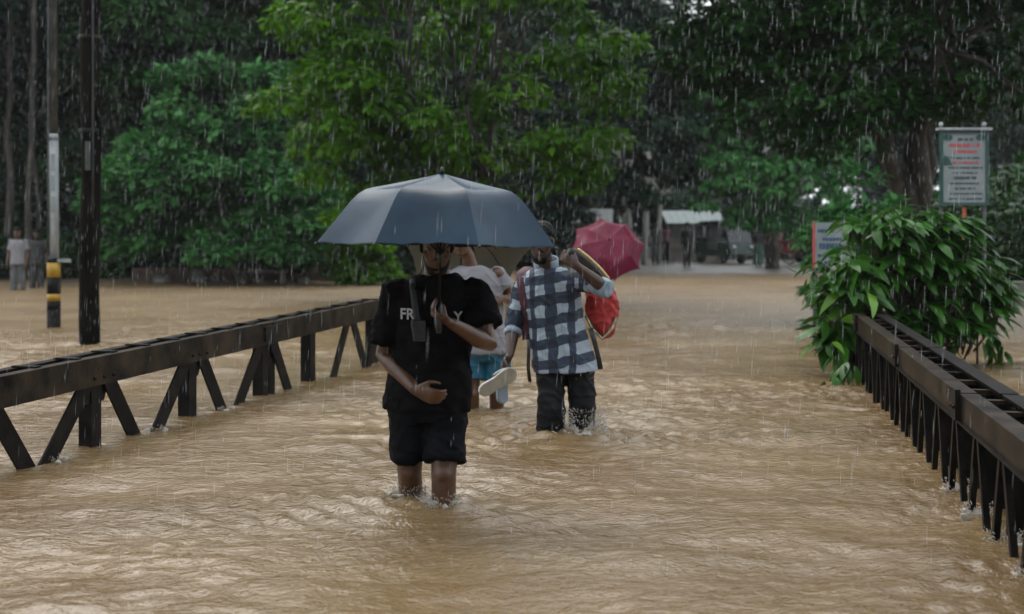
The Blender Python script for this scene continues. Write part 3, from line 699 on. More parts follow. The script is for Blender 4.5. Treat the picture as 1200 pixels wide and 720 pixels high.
for i, (x, y) in enumerate(spots):
    gz = float(ground_h(np.array([x]), np.array([y]))[0])
    k = int(g0.random() < 0.55)
    sc = (g0.uniform(0.85, 1.2), g0.uniform(0.85, 1.35)) if y < 80 else (g0.uniform(1.5, 1.9), g0.uniform(1.2, 1.55))
    if i < 2: 
        r = prot[i]; r.location = (x, y, gz); r.rotation_euler = (0, 0, g0.uniform(0, 6.28)); r.scale = (sc[0], sc[0], sc[1])
    else: copy_tree(prot[k], (x, y, gz), g0.uniform(0, 6.28), sc)
# unseen trees added behind the camera to block frontal light and darken camera-facing sides
for x, y in [(-17 + 4.3 * k, -15 - 2.5 * (k % 2)) for k in range(9)]:
    x += g0.normal(0, 0.6); y += g0.normal(0, 0.6); gz = float(ground_h(np.array([x]), np.array([y]))[0])
    copy_tree(prot[int(g0.random() < 0.5)], (x, y, gz), g0.uniform(0, 6.28), (g0.uniform(1.15, 1.4), g0.uniform(1.15, 1.45)), label='unseen forest tree added behind the camera to block frontal light', group='light-blocking trees added behind the camera')
# slim trunks at the far left
for i, (u, D, r, h, lean) in enumerate(((33, 33.5, 0.10, 9, 0.2), (48, 35, 0.07, 9, -0.3), (8, 34.5, 0.12, 9, 0.1), (133, 36, 0.09, 9, 0.25))):
    c = at(u, 330, D); root = empty('tree_trunk', (c[0], c[1], 0.02))
    tag(root, 'slim bare tree trunk at the forest edge behind the two bystanders' if u < 60 else 'slim bare trunk beside the rounded tree on the left bank', 'tree trunk', 'slim trunks at the forest edge' if u < 60 else None)
    g = np.random.default_rng(300 + i)
    mb = MB().add(*limb((0, 0, -0.2), (lean, 0, h), r, r * 0.6, g, n=10, sides=9, jit=0.006)); link('trunk', mesh_from(mb.v, mb.f), M['bark'], root)
    mb = MB()
    for k in range(4): mb.add(*limb((lean * 0.5, 0, h * (0.45 + 0.12 * k)), (lean + g.normal(0, 1.0), g.normal(0, 1), h * (0.6 + 0.13 * k)), r * 0.3, 0.012, g, 0.1))
    link('branch', mesh_from(mb.v, mb.f), M['bark'], root)
# pale trunks / posts in the far centre
for i, (u, v0, D, r, h) in enumerate(((755, 300, 47, 0.13, 4.2), (772, 300, 49, 0.10, 4.6), (735, 300, 50, 0.11, 4.4), (728, 302, 46, 0.06, 3.4))):
    c = at(u, v0, D); root = empty('tree_trunk', (c[0], c[1], 0.06))
    tag(root, 'pale slender tree trunk behind the red umbrella at the road end', 'tree trunk', 'pale trunks at the road end')
    g = np.random.default_rng(320 + i)
    mb = MB().add(*limb((0, 0, -0.15), (0.15, 0, h), r, r * 0.7, g, n=10, sides=9, jit=0.01)); link('trunk', mesh_from(mb.v, mb.f), M['bark_pale'], root)
    mb = MB()
    for k in range(4): mb.add(*limb((0.1, 0, h * (0.6 + 0.1 * k)), (g.normal(0, 1.0), g.normal(0, 1), h * (0.9 + 0.13 * k)), r * 0.5, 0.02, g))
    link('branch', mesh_from(mb.v, mb.f), M['bark_pale'], root)
# undergrowth along the banks
def shrub(name, label, base, rx, rz, mat, seed, n_clump=26, leaf=0.2, group=None, per=6, twigs=18, cr=0.34, tmpl=LEAF2):
    lobes = [((0, 0, rz * 0.55), (rx, rx * 0.8, rz * 0.5)), ((rx * 0.5, 0, rz * 0.35), (rx * 0.6, rx * 0.6, rz * 0.35)), ((-rx * 0.5, 0, rz * 0.4), (rx * 0.6, rx * 0.6, rz * 0.35))]
    g = np.random.default_rng(seed); root = empty(name, base); tag(root, label, 'shrub', group)
    me, cc = foliage(lobes, n_clump, cr, twigs, per, leaf, g, 0.3, tmpl, 'foliage'); f = link('foliage', me, M[mat], root, False); f['kind'] = 'stuff'
    mb = MB()
    for p in cc[:10]: mb.add(*limb((0, 0, -0.1), p, 0.03, 0.01, g, 0.05, 6, 5))
    link('stems', mesh_from(mb.v, mb.f), M['bark'], root)
    return root
sp = [shrub('bank_shrub', 'dark low shrub in the undergrowth along the left bank', (-11, 33.5, 0), 1.1, 1.5, 'leaf_dark', 401, group='undergrowth shrubs on the left bank'),
      shrub('bank_shrub', 'dark low shrub in the undergrowth along the left bank', (-8, 33.8, 0), 1.0, 1.2, 'leaf_far', 402, group='undergrowth shrubs on the left bank')]
for i in range(20):
    x = -15.5 + i * 0.72 + g0.normal(0, 0.3); y = 33.6 + g0.uniform(0, 1.8)
    copy_tree(sp[i % 2], (x, y, 0.0), g0.uniform(0, 6), (g0.uniform(0.7, 1.2), g0.uniform(0.6, 1.25)))
shrub('bank_shrub', 'small bright green shrub left of the umbrella man at the bank', at(425, 330, 30.5) * (1, 1, 0), 0.7, 1.0, 'leaf_bright', 405)
shrub('bank_shrub', 'loose light green shrub between the blue white board and the dark tree', (at(1010, 300, 17.0) * (1, 1, 0)) + (0, 0, -0.4), 0.62, 2.35, 'leaf_round', 406, 34, 0.18, tmpl=LEAF4)
sp2 = shrub('bank_shrub', 'dark shrub on the right bank behind the notice board', (at(1150, 300, 25.0) * (1, 1, 0)), 1.5, 2.0, 'leaf_dark', 407, 40, group='shrubs on the right bank')
for u, D, s in ((1230, 24, 1.0), (1060, 26, 0.9), (1190, 29, 1.2), (1010, 28, 0.8), (1110, 31, 1.2), (1260, 28, 1.3)):
    copy_tree(sp2, at(u, 272, D) * (1, 1, 0), g0.uniform(0, 6), (s, s * g0.uniform(0.8, 1.2)))
sp3 = shrub('bank_shrub', 'hazy shrub at the far end of the flooded road', (at(640, 300, 43.0) * (1, 1, 0)), 1.2, 1.5, 'leaf_far', 409, 26, 0.22, group='hazy shrubs at the road end')
for u, D, s in ((610, 44, 1.0), (570, 42, 1.1), (530, 43, 1.0), (490, 41, 1.1), (455, 38, 1.0), (835, 56, 1.2), (870, 58, 1.3), (980, 46, 1.2), (1010, 44, 1.0), (700, 54, 1.2), (660, 50, 1.2), (930, 60, 1.4), (800, 62, 2.2), (745, 60, 2.4), (845, 63, 2.4), (890, 61, 2.2), (700, 62, 2.4), (650, 60, 2.4), (600, 58, 2.4), (550, 56, 2.4), (960, 58, 2.2), (500, 52, 2.2), (450, 46, 2.0), (400, 42, 1.8), (-20, 42, 2.0), (35, 43, 2.2), (85, 42, 2.0), (140, 42, 2.1), (200, 43, 2.2), (270, 42, 2.0), (340, 42, 2.0), (10, 39, 1.5), (60, 39.5, 1.6), (1000, 55, 2.0)):
    copy_tree(sp3, at(u, 272, D) * (1, 1, 0) + (0, 0, 0.02), g0.uniform(0, 6), (s, s * g0.uniform(0.8, 1.2)), 'tall dim shrub in the wood behind the rounded tree and poles' if u < 420 else None, 'shrubs in the wood behind the left bank' if u < 420 else None)

# ------------------------------------------------------------------ big-leaved bush at the end of the right railing
def big_leaf(L, w, curve, seed):
    xs = [0, 0.08, 0.3, 0.55, 0.8, 1.0]; ws = [0.02, 0.2, 0.46, 0.5, 0.28, 0.0]
    V, F = [], []
    for i, (x, hw) in enumerate(zip(xs, ws)):
        z = -curve * x * x; 
        for s, zz in ((-1, 0.10), (0, 0.0), (1, 0.10)): V.append((x * L, s * hw * w, z * L + zz * abs(hw) * w * (1 if s else 0) + 0.03 * w * math.sin(x * 14 + seed) * abs(s)))
    for i in range(5):
        for j in (0, 1): F.append((i * 3 + j, i * 3 + j + 1, (i + 1) * 3 + j + 1, (i + 1) * 3 + j))
    return np.array(V), F
def bush():
    g = np.random.default_rng(77)
    c = at(1070, 400, 11.8); root = empty('leafy_bush', (c[0], c[1], -1.0))
    tag(root, 'glossy large leaved green bush swallowing the end of the bridge railing', 'bush')
    tmpl = []
    for k in range(4):
        V, F = big_leaf(1.0, 0.31 + 0.05 * (k % 2), 0.25 + 0.18 * k, k)
        me = fast_mesh('leaf', V, np.array(F), {'rnd': np.full(len(V), (0.1, 0.25, 0.45, 0.62)[k])})
        me.materials.append(M['leaf_bush']); tmpl.append(me)
    yel = None
    lobes = [(at(1050, 320, 11.9), (0.62, 0.5, 0.5)), (at(1115, 320, 12.0), (0.5, 0.5, 0.55)), (at(990, 340, 11.4), (0.33, 0.4, 0.45)), (at(1085, 262, 12.0), (0.5, 0.4, 0.2)), (at(1145, 350, 12.2), (0.3, 0.4, 0.45)), (at(1030, 270, 11.8), (0.35, 0.4, 0.25)), (at(1090, 380, 11.9), (0.6, 0.35, 0.25)), (at(975, 395, 11.2), (0.18, 0.2, 0.25))]
    stems = MB(); leaves = []
    for li, (lc, lr) in enumerate(lobes):
        n = int(40 * (lr[0] * lr[2] / 0.25) ** 0.8) + 8
        for k in range(n):
            d = rand_dir(1, g)[0]; d[2] = d[2] * 0.7 + 0.25; d[1] -= 0.25; d = nrm(d)
            tip = lc + d * np.array(lr) * g.uniform(0.55, 1.05)
            if tip[2] < 0.03: tip[2] = 0.05 + 0.1 * g.random()
            start = np.array([c[0], c[1], -1.0]) * 0.25 + lc * 0.75 + g.normal(0, 0.08, 3); 
            stems.add(*limb(start, tip, 0.012, 0.005, g, 0.08, 5, 5))
            m = g.integers(4, 8)
            for q in range(m):
                a = 2.4 * q + g.uniform(-.4, .4); hd = np.array([math.cos(a), math.sin(a), 0]) + 0.5 * d
                hd[2] = g.uniform(-0.55, 0.25); ax = nrm(hd)
                p = tip - d * 0.03 * q
                L = g.uniform(0.16, 0.30)
                leaves.append((p, ax, L))
    # drooping twigs in front of the railing end, down to the water
    for u, v, D in ((965, 385, 11.3), (975, 410, 11.0), (985, 428, 10.7), (992, 440, 10.5), (958, 350, 11.4), (1165, 395, 12.0), (1172, 412, 12.0), (950, 330, 11.6), (985, 445, 10.4)):
        tip = at(u, v, D)
        for q in range(9):
            ax = nrm([g.normal(0, 0.7), -0.4 + g.normal(0, 0.4), -0.7 + g.normal(0, 0.3)]); leaves.append((tip + g.normal(0, 0.05, 3), ax, g.uniform(0.13, 0.22)))
    # a pale young whorl in the middle
    w0 = at(1058, 385, 11.3)
    for q in range(9):
        a = q * 0.7; ax = nrm([math.cos(a), -0.55, math.sin(a) * 0.6 - 0.25]); leaves.append((w0, ax, 0.27))
    c3 = np.array(root.location)
    near = sorted(range(len(leaves)), key=lambda i: leaves[i][0][1] - 0.35 * leaves[i][2])
    for r_, i in enumerate(near[:300]):
        p, ax, L = leaves[i]; a, s, u = frame(ax, g.normal(0, 0.35, 3) + np.cross([0, 0, 1], ax))
        if u[2] < 0: s, u = -s, -u
        u = np.cross(a, s)
        o = bpy.data.objects.new('leaf', tmpl[3] if i >= len(leaves) - 5 else tmpl[int(g.integers(0, 4)) if g.random() < 0.55 else int(g.integers(0, 2))]); COL.objects.link(o); o.parent = root
        o.matrix_local = Matrix(((a[0] * L, s[0] * L, u[0] * L, p[0] - c3[0]), (a[1] * L, s[1] * L, u[1] * L, p[1] - c3[1]), (a[2] * L, s[2] * L, u[2] * L, p[2] - c3[2]), (0, 0, 0, 1)))
    rest = near[300:]
    T, F = big_leaf(1.0, 0.34, 0.45, 1)
    T3 = np.array(T); F3 = np.array([f for f in F])
    pos = np.array([leaves[i][0] for i in rest]) - c3; ax = np.array([leaves[i][1] for i in rest]); sz = np.array([leaves[i][2] for i in rest])
    up = np.tile([0, 0, 1.0], (len(rest), 1)) + 0.4 * rand_dir(len(rest), g)
    s = np.cross(up, ax); s /= np.linalg.norm(s, axis=1, keepdims=True); u = np.cross(ax, s)
    V = pos[:, None] + sz[:, None, None] * (T3[None, :, 0:1] * ax[:, None] + T3[None, :, 1:2] * s[:, None] + T3[None, :, 2:3] * u[:, None])
    k = len(T3); FF = (F3[None] + (np.arange(len(rest)) * k)[:, None, None]).reshape(-1, 4)
    me = fast_mesh('inner_leaves', V.reshape(-1, 3), FF, {'rnd': np.repeat(g.random(len(rest)) * 0.6, k)})
    link('inner_leaves', me, M['leaf_bush'], root)['kind'] = 'stuff'
    for me in tmpl: me.polygons.foreach_set('use_smooth', np.ones(len(me.polygons), bool))
    for lc, lr in lobes: stems.add(*limb((c[0], c[1], -1.0), lc, 0.03, 0.012, g, 0.05, 7, 6))
    stems.obj('stems', M['bark'], root, True)
bush()

# ------------------------------------------------------------------ people
def lerp(a, b, t): return np.asarray(a, float) * (1 - t) + np.asarray(b, float) * t
def hand_parts(mb, wrist, d, palm_n, thumb_dir, curl, s=1.0, spread=1.0):
    """d: direction wrist -> knuckles, palm_n: way the palm faces, thumb_dir: side of the thumb"""
    d, th, pn = frame(d, thumb_dir); 
    if np.dot(pn, palm_n) < 0: pn = -pn
    wrist = np.asarray(wrist, float)
    mb.add(*loft([(wrist + d * x * s, th * hw * s, pn * ht * s) for x, hw, ht in ((-0.02, 0.025, 0.021), (0.02, 0.031, 0.020), (0.055, 0.040, 0.017), (0.088, 0.041, 0.0145), (0.098, 0.034, 0.011))], 14))
    for k, (o, L) in enumerate(((0.030, 0.072), (0.010, 0.080), (-0.010, 0.074), (-0.029, 0.058))):
        p = wrist + (d * 0.086 + th * o * spread) * s; dd = d.copy(); pts = [p - d * 0.02 * s, p]; a = curl * (0.45 + 0.08 * k)
        for seg, fr in enumerate((0.45, 0.32, 0.25)):
            a2 = a if seg == 0 else curl * 0.75
            dd = nrm(dd * math.cos(a2) + pn * math.sin(a2)) if seg == 0 else nrm(dd * math.cos(a2) + np.cross(np.cross(dd, pn), dd) * math.sin(a2))
            p = p + dd * L * fr * s; pts.append(p)
        r = 0.0088 * s * (0.9 if k == 3 else 1)
        mb.add(*tube(pts, [r * 1.05, r * 1.1, r, r * 0.93, r * 0.75], 9, ref=th))
    p = wrist + (d * 0.03 + th * 0.030) * s; dd = nrm(d * 0.75 + th * 0.65 + pn * 0.35)
    q = p + dd * 0.042 * s; q2 = q + nrm(d * 0.85 + th * (0.35 - 0.5 * curl) + pn * (0.3 + 0.7 * curl)) * 0.030 * s; q3 = q2 + nrm(d * 0.8 - th * 0.3 * curl + pn * (0.2 + 0.8 * curl)) * 0.022 * s
    mb.add(*tube([p - dd * 0.01, q, q2, q3], [0.0145 * s, 0.0115 * s, 0.0098 * s, 0.0075 * s], 9))

HEADR = [(-.116, .020, .018, .062), (-.104, .040, .042, .046), (-.08, .052, .064, .028), (-.048, .060, .078, .017), (-.015, .0665, .088, .006), (.015, .070, .093, 0), (.045, .074, .099, -.006), (.075, .070, .093, -.009), (.100, .055, .072, -.009), (.117, .028, .036, -.009)]
def head_axes(face, up=(0, 0, 1)):
    f = nrm(face); x = nrm(np.cross(f, up)); u = np.cross(x, f); return x, f, u
def head_parts(mb, c, ax):
    x, f, u = ax; P = lambda a, b, h: np.asarray(c) + x * a + f * b + u * h
    mb.add(*loft([(P(0, cy, h), x * rx, f * ry) for h, rx, ry, cy in HEADR], 22))
    mb.add(*tube([P(0, .088, .028), P(0, .100, .004), P(0, .108, -.022), P(0, .094, -.034)], [.008, .010, .015, .010], 10))
    mb.add(*tube([P(-.046, .068, .024), P(-.02, .086, .030), P(0, .089, .027), P(.02, .086, .030), P(.046, .068, .024)], [.007, .011, .009, .011, .007], 8))
    for s in (-1, 1):
        mb.add(*ball(P(s * .074, -.008, -.002), (.011, .019, .033), 10, 8, (x, f, u)))
        mb.add(*ball(P(s * .042, .062, -.022), (.022, .02, .018), 10, 8, (x, f, u)))
    mb.add(*tube([P(-.024, .084, -.056), P(0, .096, -.053), P(.024, .084, -.056)], [.006, .0085, .006], 8))
    mb.add(*tube([P(-.020, .084, -.066), P(0, .094, -.067), P(.020, .084, -.066)], [.006, .0085, .006], 8))
    mb.add(*ball(P(0, .082, -.098), (.022, .016, .016), 10, 8, (x, f, u)))
def hair_obj(c, ax, root, parent, mat='hair', style='short', vox=0.007):
    x, f, u = ax; P = lambda a, b, h: np.asarray(c) + x * a + f * b + u * h
    mb = MB(); t = 0.012
    rings = [(P(0, -.052, -.075), x * .050, f * .045), (P(0, -.050, -.045), x * .064, f * .056), (P(0, -.046, -.01), x * (.066 + t), f * (.056 + t)), (P(0, -.036, .02), x * (.068 + t), f * (.064 + t)), (P(0, -.014, .05), x * (.073 + t), f * (.092 + t)), (P(0, -.010, .08), x * (.070 + t), f * (.094 + t)), (P(0, -.009, .108), x * (.055 + t), f * (.074 + t)), (P(0, -.009, .130), x * .038, f * .048)]
    mb.add(*loft(rings, 22))
    for s in (-1, 1): mb.add(*ball(P(s * .068, .018, .0), (.012, .016, .035), 8, 6, (x, f, u)))
    return skin_obj('hair', mb, vox, M[mat], parent, 1, lambda V: 0.006 * fbm(V * 55, 5, 2))
def beard_obj(c, ax, root, parent):
    x, f, u = ax; P = lambda a, b, h: np.asarray(c) + x * a + f * b + u * h
    mb = MB()
    mb.add(*loft([(P(0, .062, -.130), x * .022, f * .018), (P(0, .052, -.115), x * .044, f * .042), (P(0, .034, -.090), x * .056, f * .062), (P(0, .012, -.062), x * .0635, f * .062), (P(0, .004, -.03), x * .066, f * .05)], 20))
    mb.add(*tube([P(-.03, .080, -.052), P(0, .099, -.043), P(.03, .080, -.052)], [.006, .008, .006], 8))
    return skin_obj('beard', mb, 0.006, M['hair'], parent, 1, lambda V: 0.004 * fbm(V * 70, 8, 2))
def eyes_obj(c, ax, parent):
    x, f, u = ax; P = lambda a, b, h: np.asarray(c) + x * a + f * b + u * h; r0 = parent_root(parent)
    for s in (-1, 1):
        e = MB().add(*ball(P(s * .031, .0755, .006), .0115, 12, 8)); o = link('eye', e.mesh('eye', r0), M['eye'], parent)
        e = MB().add(*ball(P(s * .031, .0855, .005), (.006, .0035, .006), 10, 6, (x, f, u))); link('iris', e.mesh('iris', r0), M['iris'], o)

def torso_rings(J, w=1.0, out=0.0, t0=-0.08, t1=1.0, prof=None):
    pel, nk = np.asarray(J['pelvis']), np.asarray(J['neck'])
    sv = nrm(np.asarray(J['sh_r']) - np.asarray(J['sh_l'])); hv = nrm(np.asarray(J['hip_r']) - np.asarray(J['hip_l'])); upv = nrm(nk - pel); bend = J.get('bend', 0.0)
    prof = prof or [(-.10, .13, .10), (0.0, .165, .118), (.12, .166, .116), (.38, .145, .104), (.62, .155, .112), (.80, .168, .112), (.91, .155, .092), (.98, .095, .07), (1.02, .065, .062)]
    rings = []
    for t, rx, ry in prof:
        if t < t0 or t > t1: continue
        side = nrm(lerp(hv, sv, max(0, min(1, t)))); fw = nrm(np.cross(upv, side)); 
        c = lerp(pel, nk, t) + fw * (0.02 * math.sin(math.pi * max(0, min(1, t))) ) * bend
        rings.append((c, side * (rx * w + out), fw * (ry * w + out)))
    return rings
def body_parts(J, w=1.0, detail=True, hands=True):
    mb = MB(); mb.add(*loft(torso_rings(J, w), 22))
    for s in 'lr':
        sh, el, wr = (np.asarray(J[k + '_' + s], float) for k in ('sh', 'el', 'wr'))
        mb.add(*ball(sh, .062 * w)); 
        mb.add(*tube([lerp(sh, el, -.1), lerp(sh, el, .25), lerp(sh, el, .6), el, lerp(el, wr, .25), lerp(el, wr, .65), wr], [.05 * w, .054 * w, .047 * w, .041 * w, .043 * w, .034 * w, .026 * w], 14))
        hp, kn, an = (np.asarray(J[k + '_' + s], float) for k in ('hip', 'knee', 'ank'))
        fwd = nrm(J.get('face_dir', (0, -1, 0)) * np.array([1, 1, 0]))
        mb.add(*tube([hp, lerp(hp, kn, .3), lerp(hp, kn, .75), kn, lerp(kn, an, .3), lerp(kn, an, .7), an], [.088 * w, .086 * w, .062 * w, .057 * w, .056 * w, .042 * w, .036 * w], 16))
        mb.add(*ball(kn + fwd * .018 * w, .046 * w)); mb.add(*ball(lerp(kn, an, .28) - fwd * .018 * w, (.046 * w, .046 * w, .09 * w)))
        mb.add(*tube([an - fwd * .05 - (0, 0, .03), an + fwd * .03 - (0, 0, .035), an + fwd * .12 - (0, 0, .055), an + fwd * .18 - (0, 0, .06)], [.034, .042, .038, .022], 10, 1.15))
        if hands and ('hand_' + s) in J:
            d, pn, td, curl = J['hand_' + s]; hand_parts(mb, wr, d, pn, td, curl, w * 1.0)
    nk, hd = np.asarray(J['neck']), np.asarray(J['head']); ax = head_axes(J['look'], J.get('head_up', (0, 0, 1)))
    mb.add(*tube([nk - (0, 0, .04), lerp(nk, hd, .4), hd - ax[2] * .05 - ax[1] * .01], [.066 * w, .054 * w, .052 * w], 14))
    head_parts(mb, hd, ax); return mb, ax
def seg_dist(P, a, b):
    a = np.asarray(a, float); b = np.asarray(b, float); ab = b - a; L = np.linalg.norm(ab)
    t = np.clip(((P - a) @ ab) / (L * L), 0, 1); q = a + t[:, None] * ab; return np.linalg.norm(P - q, axis=1), t * L, P - q
def folds(seed, amp, J=None, fz=5.0):
    """wrinkles: broad drape plus tighter creases round joints"""
    def f(V):
        q = V + 0.03 * np.stack([vnoise(V * 6, seed + 20), vnoise(V * 6, seed + 21), vnoise(V * 6, seed + 22)], 1)
        d = 0.9 * amp * fbm(q * np.array([8, 8, fz]), seed, 2)
        dia = q @ np.array([[1, 0, 0.6], [0, 1, 0.3], [0.7, 0.4, 1]])
        r1 = (1 - np.abs(fbm(dia * np.array([9, 9, 5.0]) + 3.3, seed + 4, 2)) * 3.0).clip(0, 1) ** 1.5
        r2 = (1 - np.abs(fbm(q * np.array([10, 10, 16.0]) + 7.7, seed + 6, 2)) * 3.2).clip(0, 1) ** 1.5
        return d + 0.75 * amp * r1 + 0.55 * amp * r2 - 0.4 * amp
    return f
def shirt_parts(J, w, hem_t, sl_len, sl_r0, sl_r1, out=0.02, flare=0.0, taper=None):
    prof = [(hem_t - 0.001, .168 + flare, .122 + flare), (hem_t + .12, .168 + flare * .7, .120 + flare * .7), (.35, .156 + flare * .4, .110 + flare * .4), (.62, .160, .114), (.80, .170, .113), (.91, .160, .092), (.975, .100, .070), (1.005, .068, .058)]
    mb = MB().add(*loft(torso_rings(J, w, out, -1, 1.1, prof), 26))
    for s, sl in zip('lr', sl_len):
        sh, el, wr = (np.asarray(J[k + '_' + s], float) for k in ('sh', 'el', 'wr'))
        pts = [lerp(sh, el, -.12), lerp(sh, el, .2)]; rad = [sl_r0 * .95, sl_r0]
        if sl <= 1: pts += [lerp(sh, el, sl * .7), lerp(sh, el, sl)]; rad += [lerp(sl_r0, sl_r1, .6), sl_r1]
        else: pts += [lerp(sh, el, .6), el, lerp(el, wr, (sl - 1) * .5), lerp(el, wr, sl - 1)]; rad += [lerp(sl_r0, sl_r1, .5), lerp(sl_r0, sl_r1, .7), sl_r1, sl_r1 * 0.95]
        mb.add(*tube(pts, [float(r) for r in rad], 18)); mb.add(*ball(sh, sl_r0 * .98))
    return mb
def legwear_parts(J, w, length, r_top, r_bot, top_t=0.16):
    prof = [(-.13, .13, .105), (-.06, .168, .125), (.06, .172, .122), (top_t, .160, .112)]
    mb = MB().add(*loft(torso_rings(J, w, .012, -1, 1, prof), 24))
    for s in 'lr':
        hp, kn, an = (np.asarray(J[k + '_' + s], float) for k in ('hip', 'knee', 'ank'))
        if length <= 1: pts = [hp + (0, 0, .03), lerp(hp, kn, length * .5), lerp(hp, kn, length)]; rad = [r_top, (r_top + r_bot) / 2, r_bot]
        else: pts = [hp + (0, 0, .03), lerp(hp, kn, .5), kn, lerp(kn, an, .4), lerp(kn, an, length - 1)]; rad = [r_top, r_top * .9, lerp(r_top, r_bot, .6), r_bot, r_bot * .95]
        mb.add(*tube(pts, [float(r) for r in rad], 18))
    return mb
def ribbon(pts, width, thick, wdir):
    """flat band following pts"""
    pts = [np.asarray(p, float) for p in pts]; rings = []
    for i, p in enumerate(pts):
        d = pts[min(i + 1, len(pts) - 1)] - pts[max(i - 1, 0)]; a, s, t = frame(d, wdir)
        rings.append((p, s * width / 2 * 1.2, t * thick / 2 * 1.4))
    return loft(rings, 10)

def umbrella(name, label, apex, axis, radius, height, mat, grip, rot=0.0, n=8, sag=0.10, group=None, seed=0, tube_r=0.006, crease=0.010):
    """axis: unit vector from the grip towards the apex"""
    g = np.random.default_rng(500 + seed); ax = nrm(axis); apex = np.asarray(apex, float)
    root = empty(name, grip); tag(root, label, 'umbrella', group)
    a, s, t = frame(ax, (0, -1, 0) if abs(ax[1]) < 0.9 else (0, 0, 1)); t = np.cross(ax, s)
    s, t = s * math.cos(rot) + t * math.sin(rot), -s * math.sin(rot) + t * math.cos(rot)
    kr, kz = 0.67, 0.25                                   # shallow crown, then steep skirt
    def dome(r):
        a_ = kz / kr * r; b_ = kz + (1 - kz) * (r - kr) / (1 - kr); w_ = 0.085
        q = max(a_, b_) if abs(r - kr) > w_ else a_ + (b_ - a_) * 0.0 + (max(0, (r - kr + w_)) ** 2) / (4 * w_) * ((1 - kz) / (1 - kr) - kz / kr)
        q += 0.02 * math.sin(math.pi * r)
        return -height * q
    nr, per = 16, 8; V, F = [], []
    def gore(off):
        for gi in range(n):
            b0 = len(V)
            for i in range(nr + 1):
                r = i / nr
                for k in range(per + 1):
                    q = k / per; th = 2 * math.pi * (gi + q) / n; cat = 4 * q * (1 - q)
                    ch = math.cos(math.pi / n) / math.cos(abs(q - 0.5) * 2 * math.pi / n)
                    rr = r * radius * ch * (1 - sag * 0.45 * cat * r ** 3)
                    z = dome(r) - 0.05 * height * cat * math.sin(math.pi * min(1, r * 1.05)) * r
                    z += crease * math.sin(9 * r + gi * 2.1 + 4 * q) * cat * r * 0.6 + crease * math.sin(23 * q + 11 * r + gi) * cat * r ** 2 * 0.35
                    V.append(apex + ax * (z - off) + s * rr * math.cos(th) + t * rr * math.sin(th))
            for i in range(nr):
                for k in range(per):
                    f = (b0 + i * (per + 1) + k, b0 + i * (per + 1) + k + 1, b0 + (i + 1) * (per + 1) + k + 1, b0 + (i + 1) * (per + 1) + k)
                    F.append(f if off == 0 else f[::-1])
    gore(0.0); half = len(V); gore(0.003)                 # outer and inner skin of the cloth
    me = mesh_from(np.array(V) - np.array(root.location), F, 'canopy'); can = link('canopy', me, M[mat], root)
    for k in range(n):
        th = 2 * math.pi * k / n; dr = s * math.cos(th) + t * math.sin(th)
        pts = [apex + ax * (dome(r) - 0.008) + dr * radius * r for r in np.linspace(0.03, 1.0, 10)]
        MB().add(*tube(pts, 0.0028, 6)).obj('rib', M['steel_dark'], root, True)
        MB().add(*tube([apex - ax * height * 1.15, apex + ax * (dome(0.5) - 0.012) + dr * radius * 0.5], 0.0026, 6)).obj('stretcher', M['steel_dark'], root, True)
        MB().add(*ball(pts[-1] + dr * 0.006, 0.007, 8, 6)).obj('rib_tip', M['black_plastic'], root, True)
    MB().add(*tube([apex - ax * height * 1.06, apex - ax * height * 1.26], 0.012, 10)).obj('runner', M['black_plastic'], root, True)
    MB().add(*tube([apex + ax * 0.0, apex + ax * 0.03], [0.014, 0.005], 10)).obj('ferrule', M['black_plastic'], root, True)
    grip = np.asarray(grip, float)
    MB().add(*tube([apex + ax * 0.01, grip], tube_r, 10)).obj('shaft', M['steel_dark'], root, True)
    MB().add(*tube([grip + ax * 0.06, grip + ax * 0.03, grip - ax * 0.06, grip - ax * 0.085], [0.010, 0.0145, 0.0155, 0.010], 12)).obj('handle', M['black_plastic'], root, True)
    return root
PG = 'people wading along the bridge'
def text_print(s, u, v, D, h, shirt, mat, face_n=(0, -1, 0)):
    cu = bpy.data.curves.new('t', 'FONT'); cu.body = s; cu.size = 1.0; cu.offset = 0.022; cu.align_x = 'CENTER'; cu.resolution_u = 4
    o = bpy.data.objects.new('t', cu); COL.objects.link(o); dg = bpy.context.evaluated_depsgraph_get(); dg.update()
    me = bpy.data.meshes.new_from_object(o.evaluated_get(dg)); bpy.data.objects.remove(o)
    root = parent_root(shirt); off = np.array(root.location)
    sm = shirt.data; bvh = BVHTree.FromPolygons([tuple(x.co) for x in sm.vertices], [tuple(p.vertices) for p in sm.polygons])
    c = at(u, v, D) - off; hs = h / 0.70
    for x in me.vertices:
        p = Vector((c[0] + x.co.x * hs * 0.92, c[1] - 0.6, c[2] + x.co.y * hs))
        hit = bvh.ray_cast(p, Vector((0, 1, 0)))
        y = hit[0].y - 0.0035 if hit[0] is not None else c[1]
        x.co = (p.x, y, p.z)
    me.materials.clear()
    return link('printed_letters', me, mat, shirt, False)

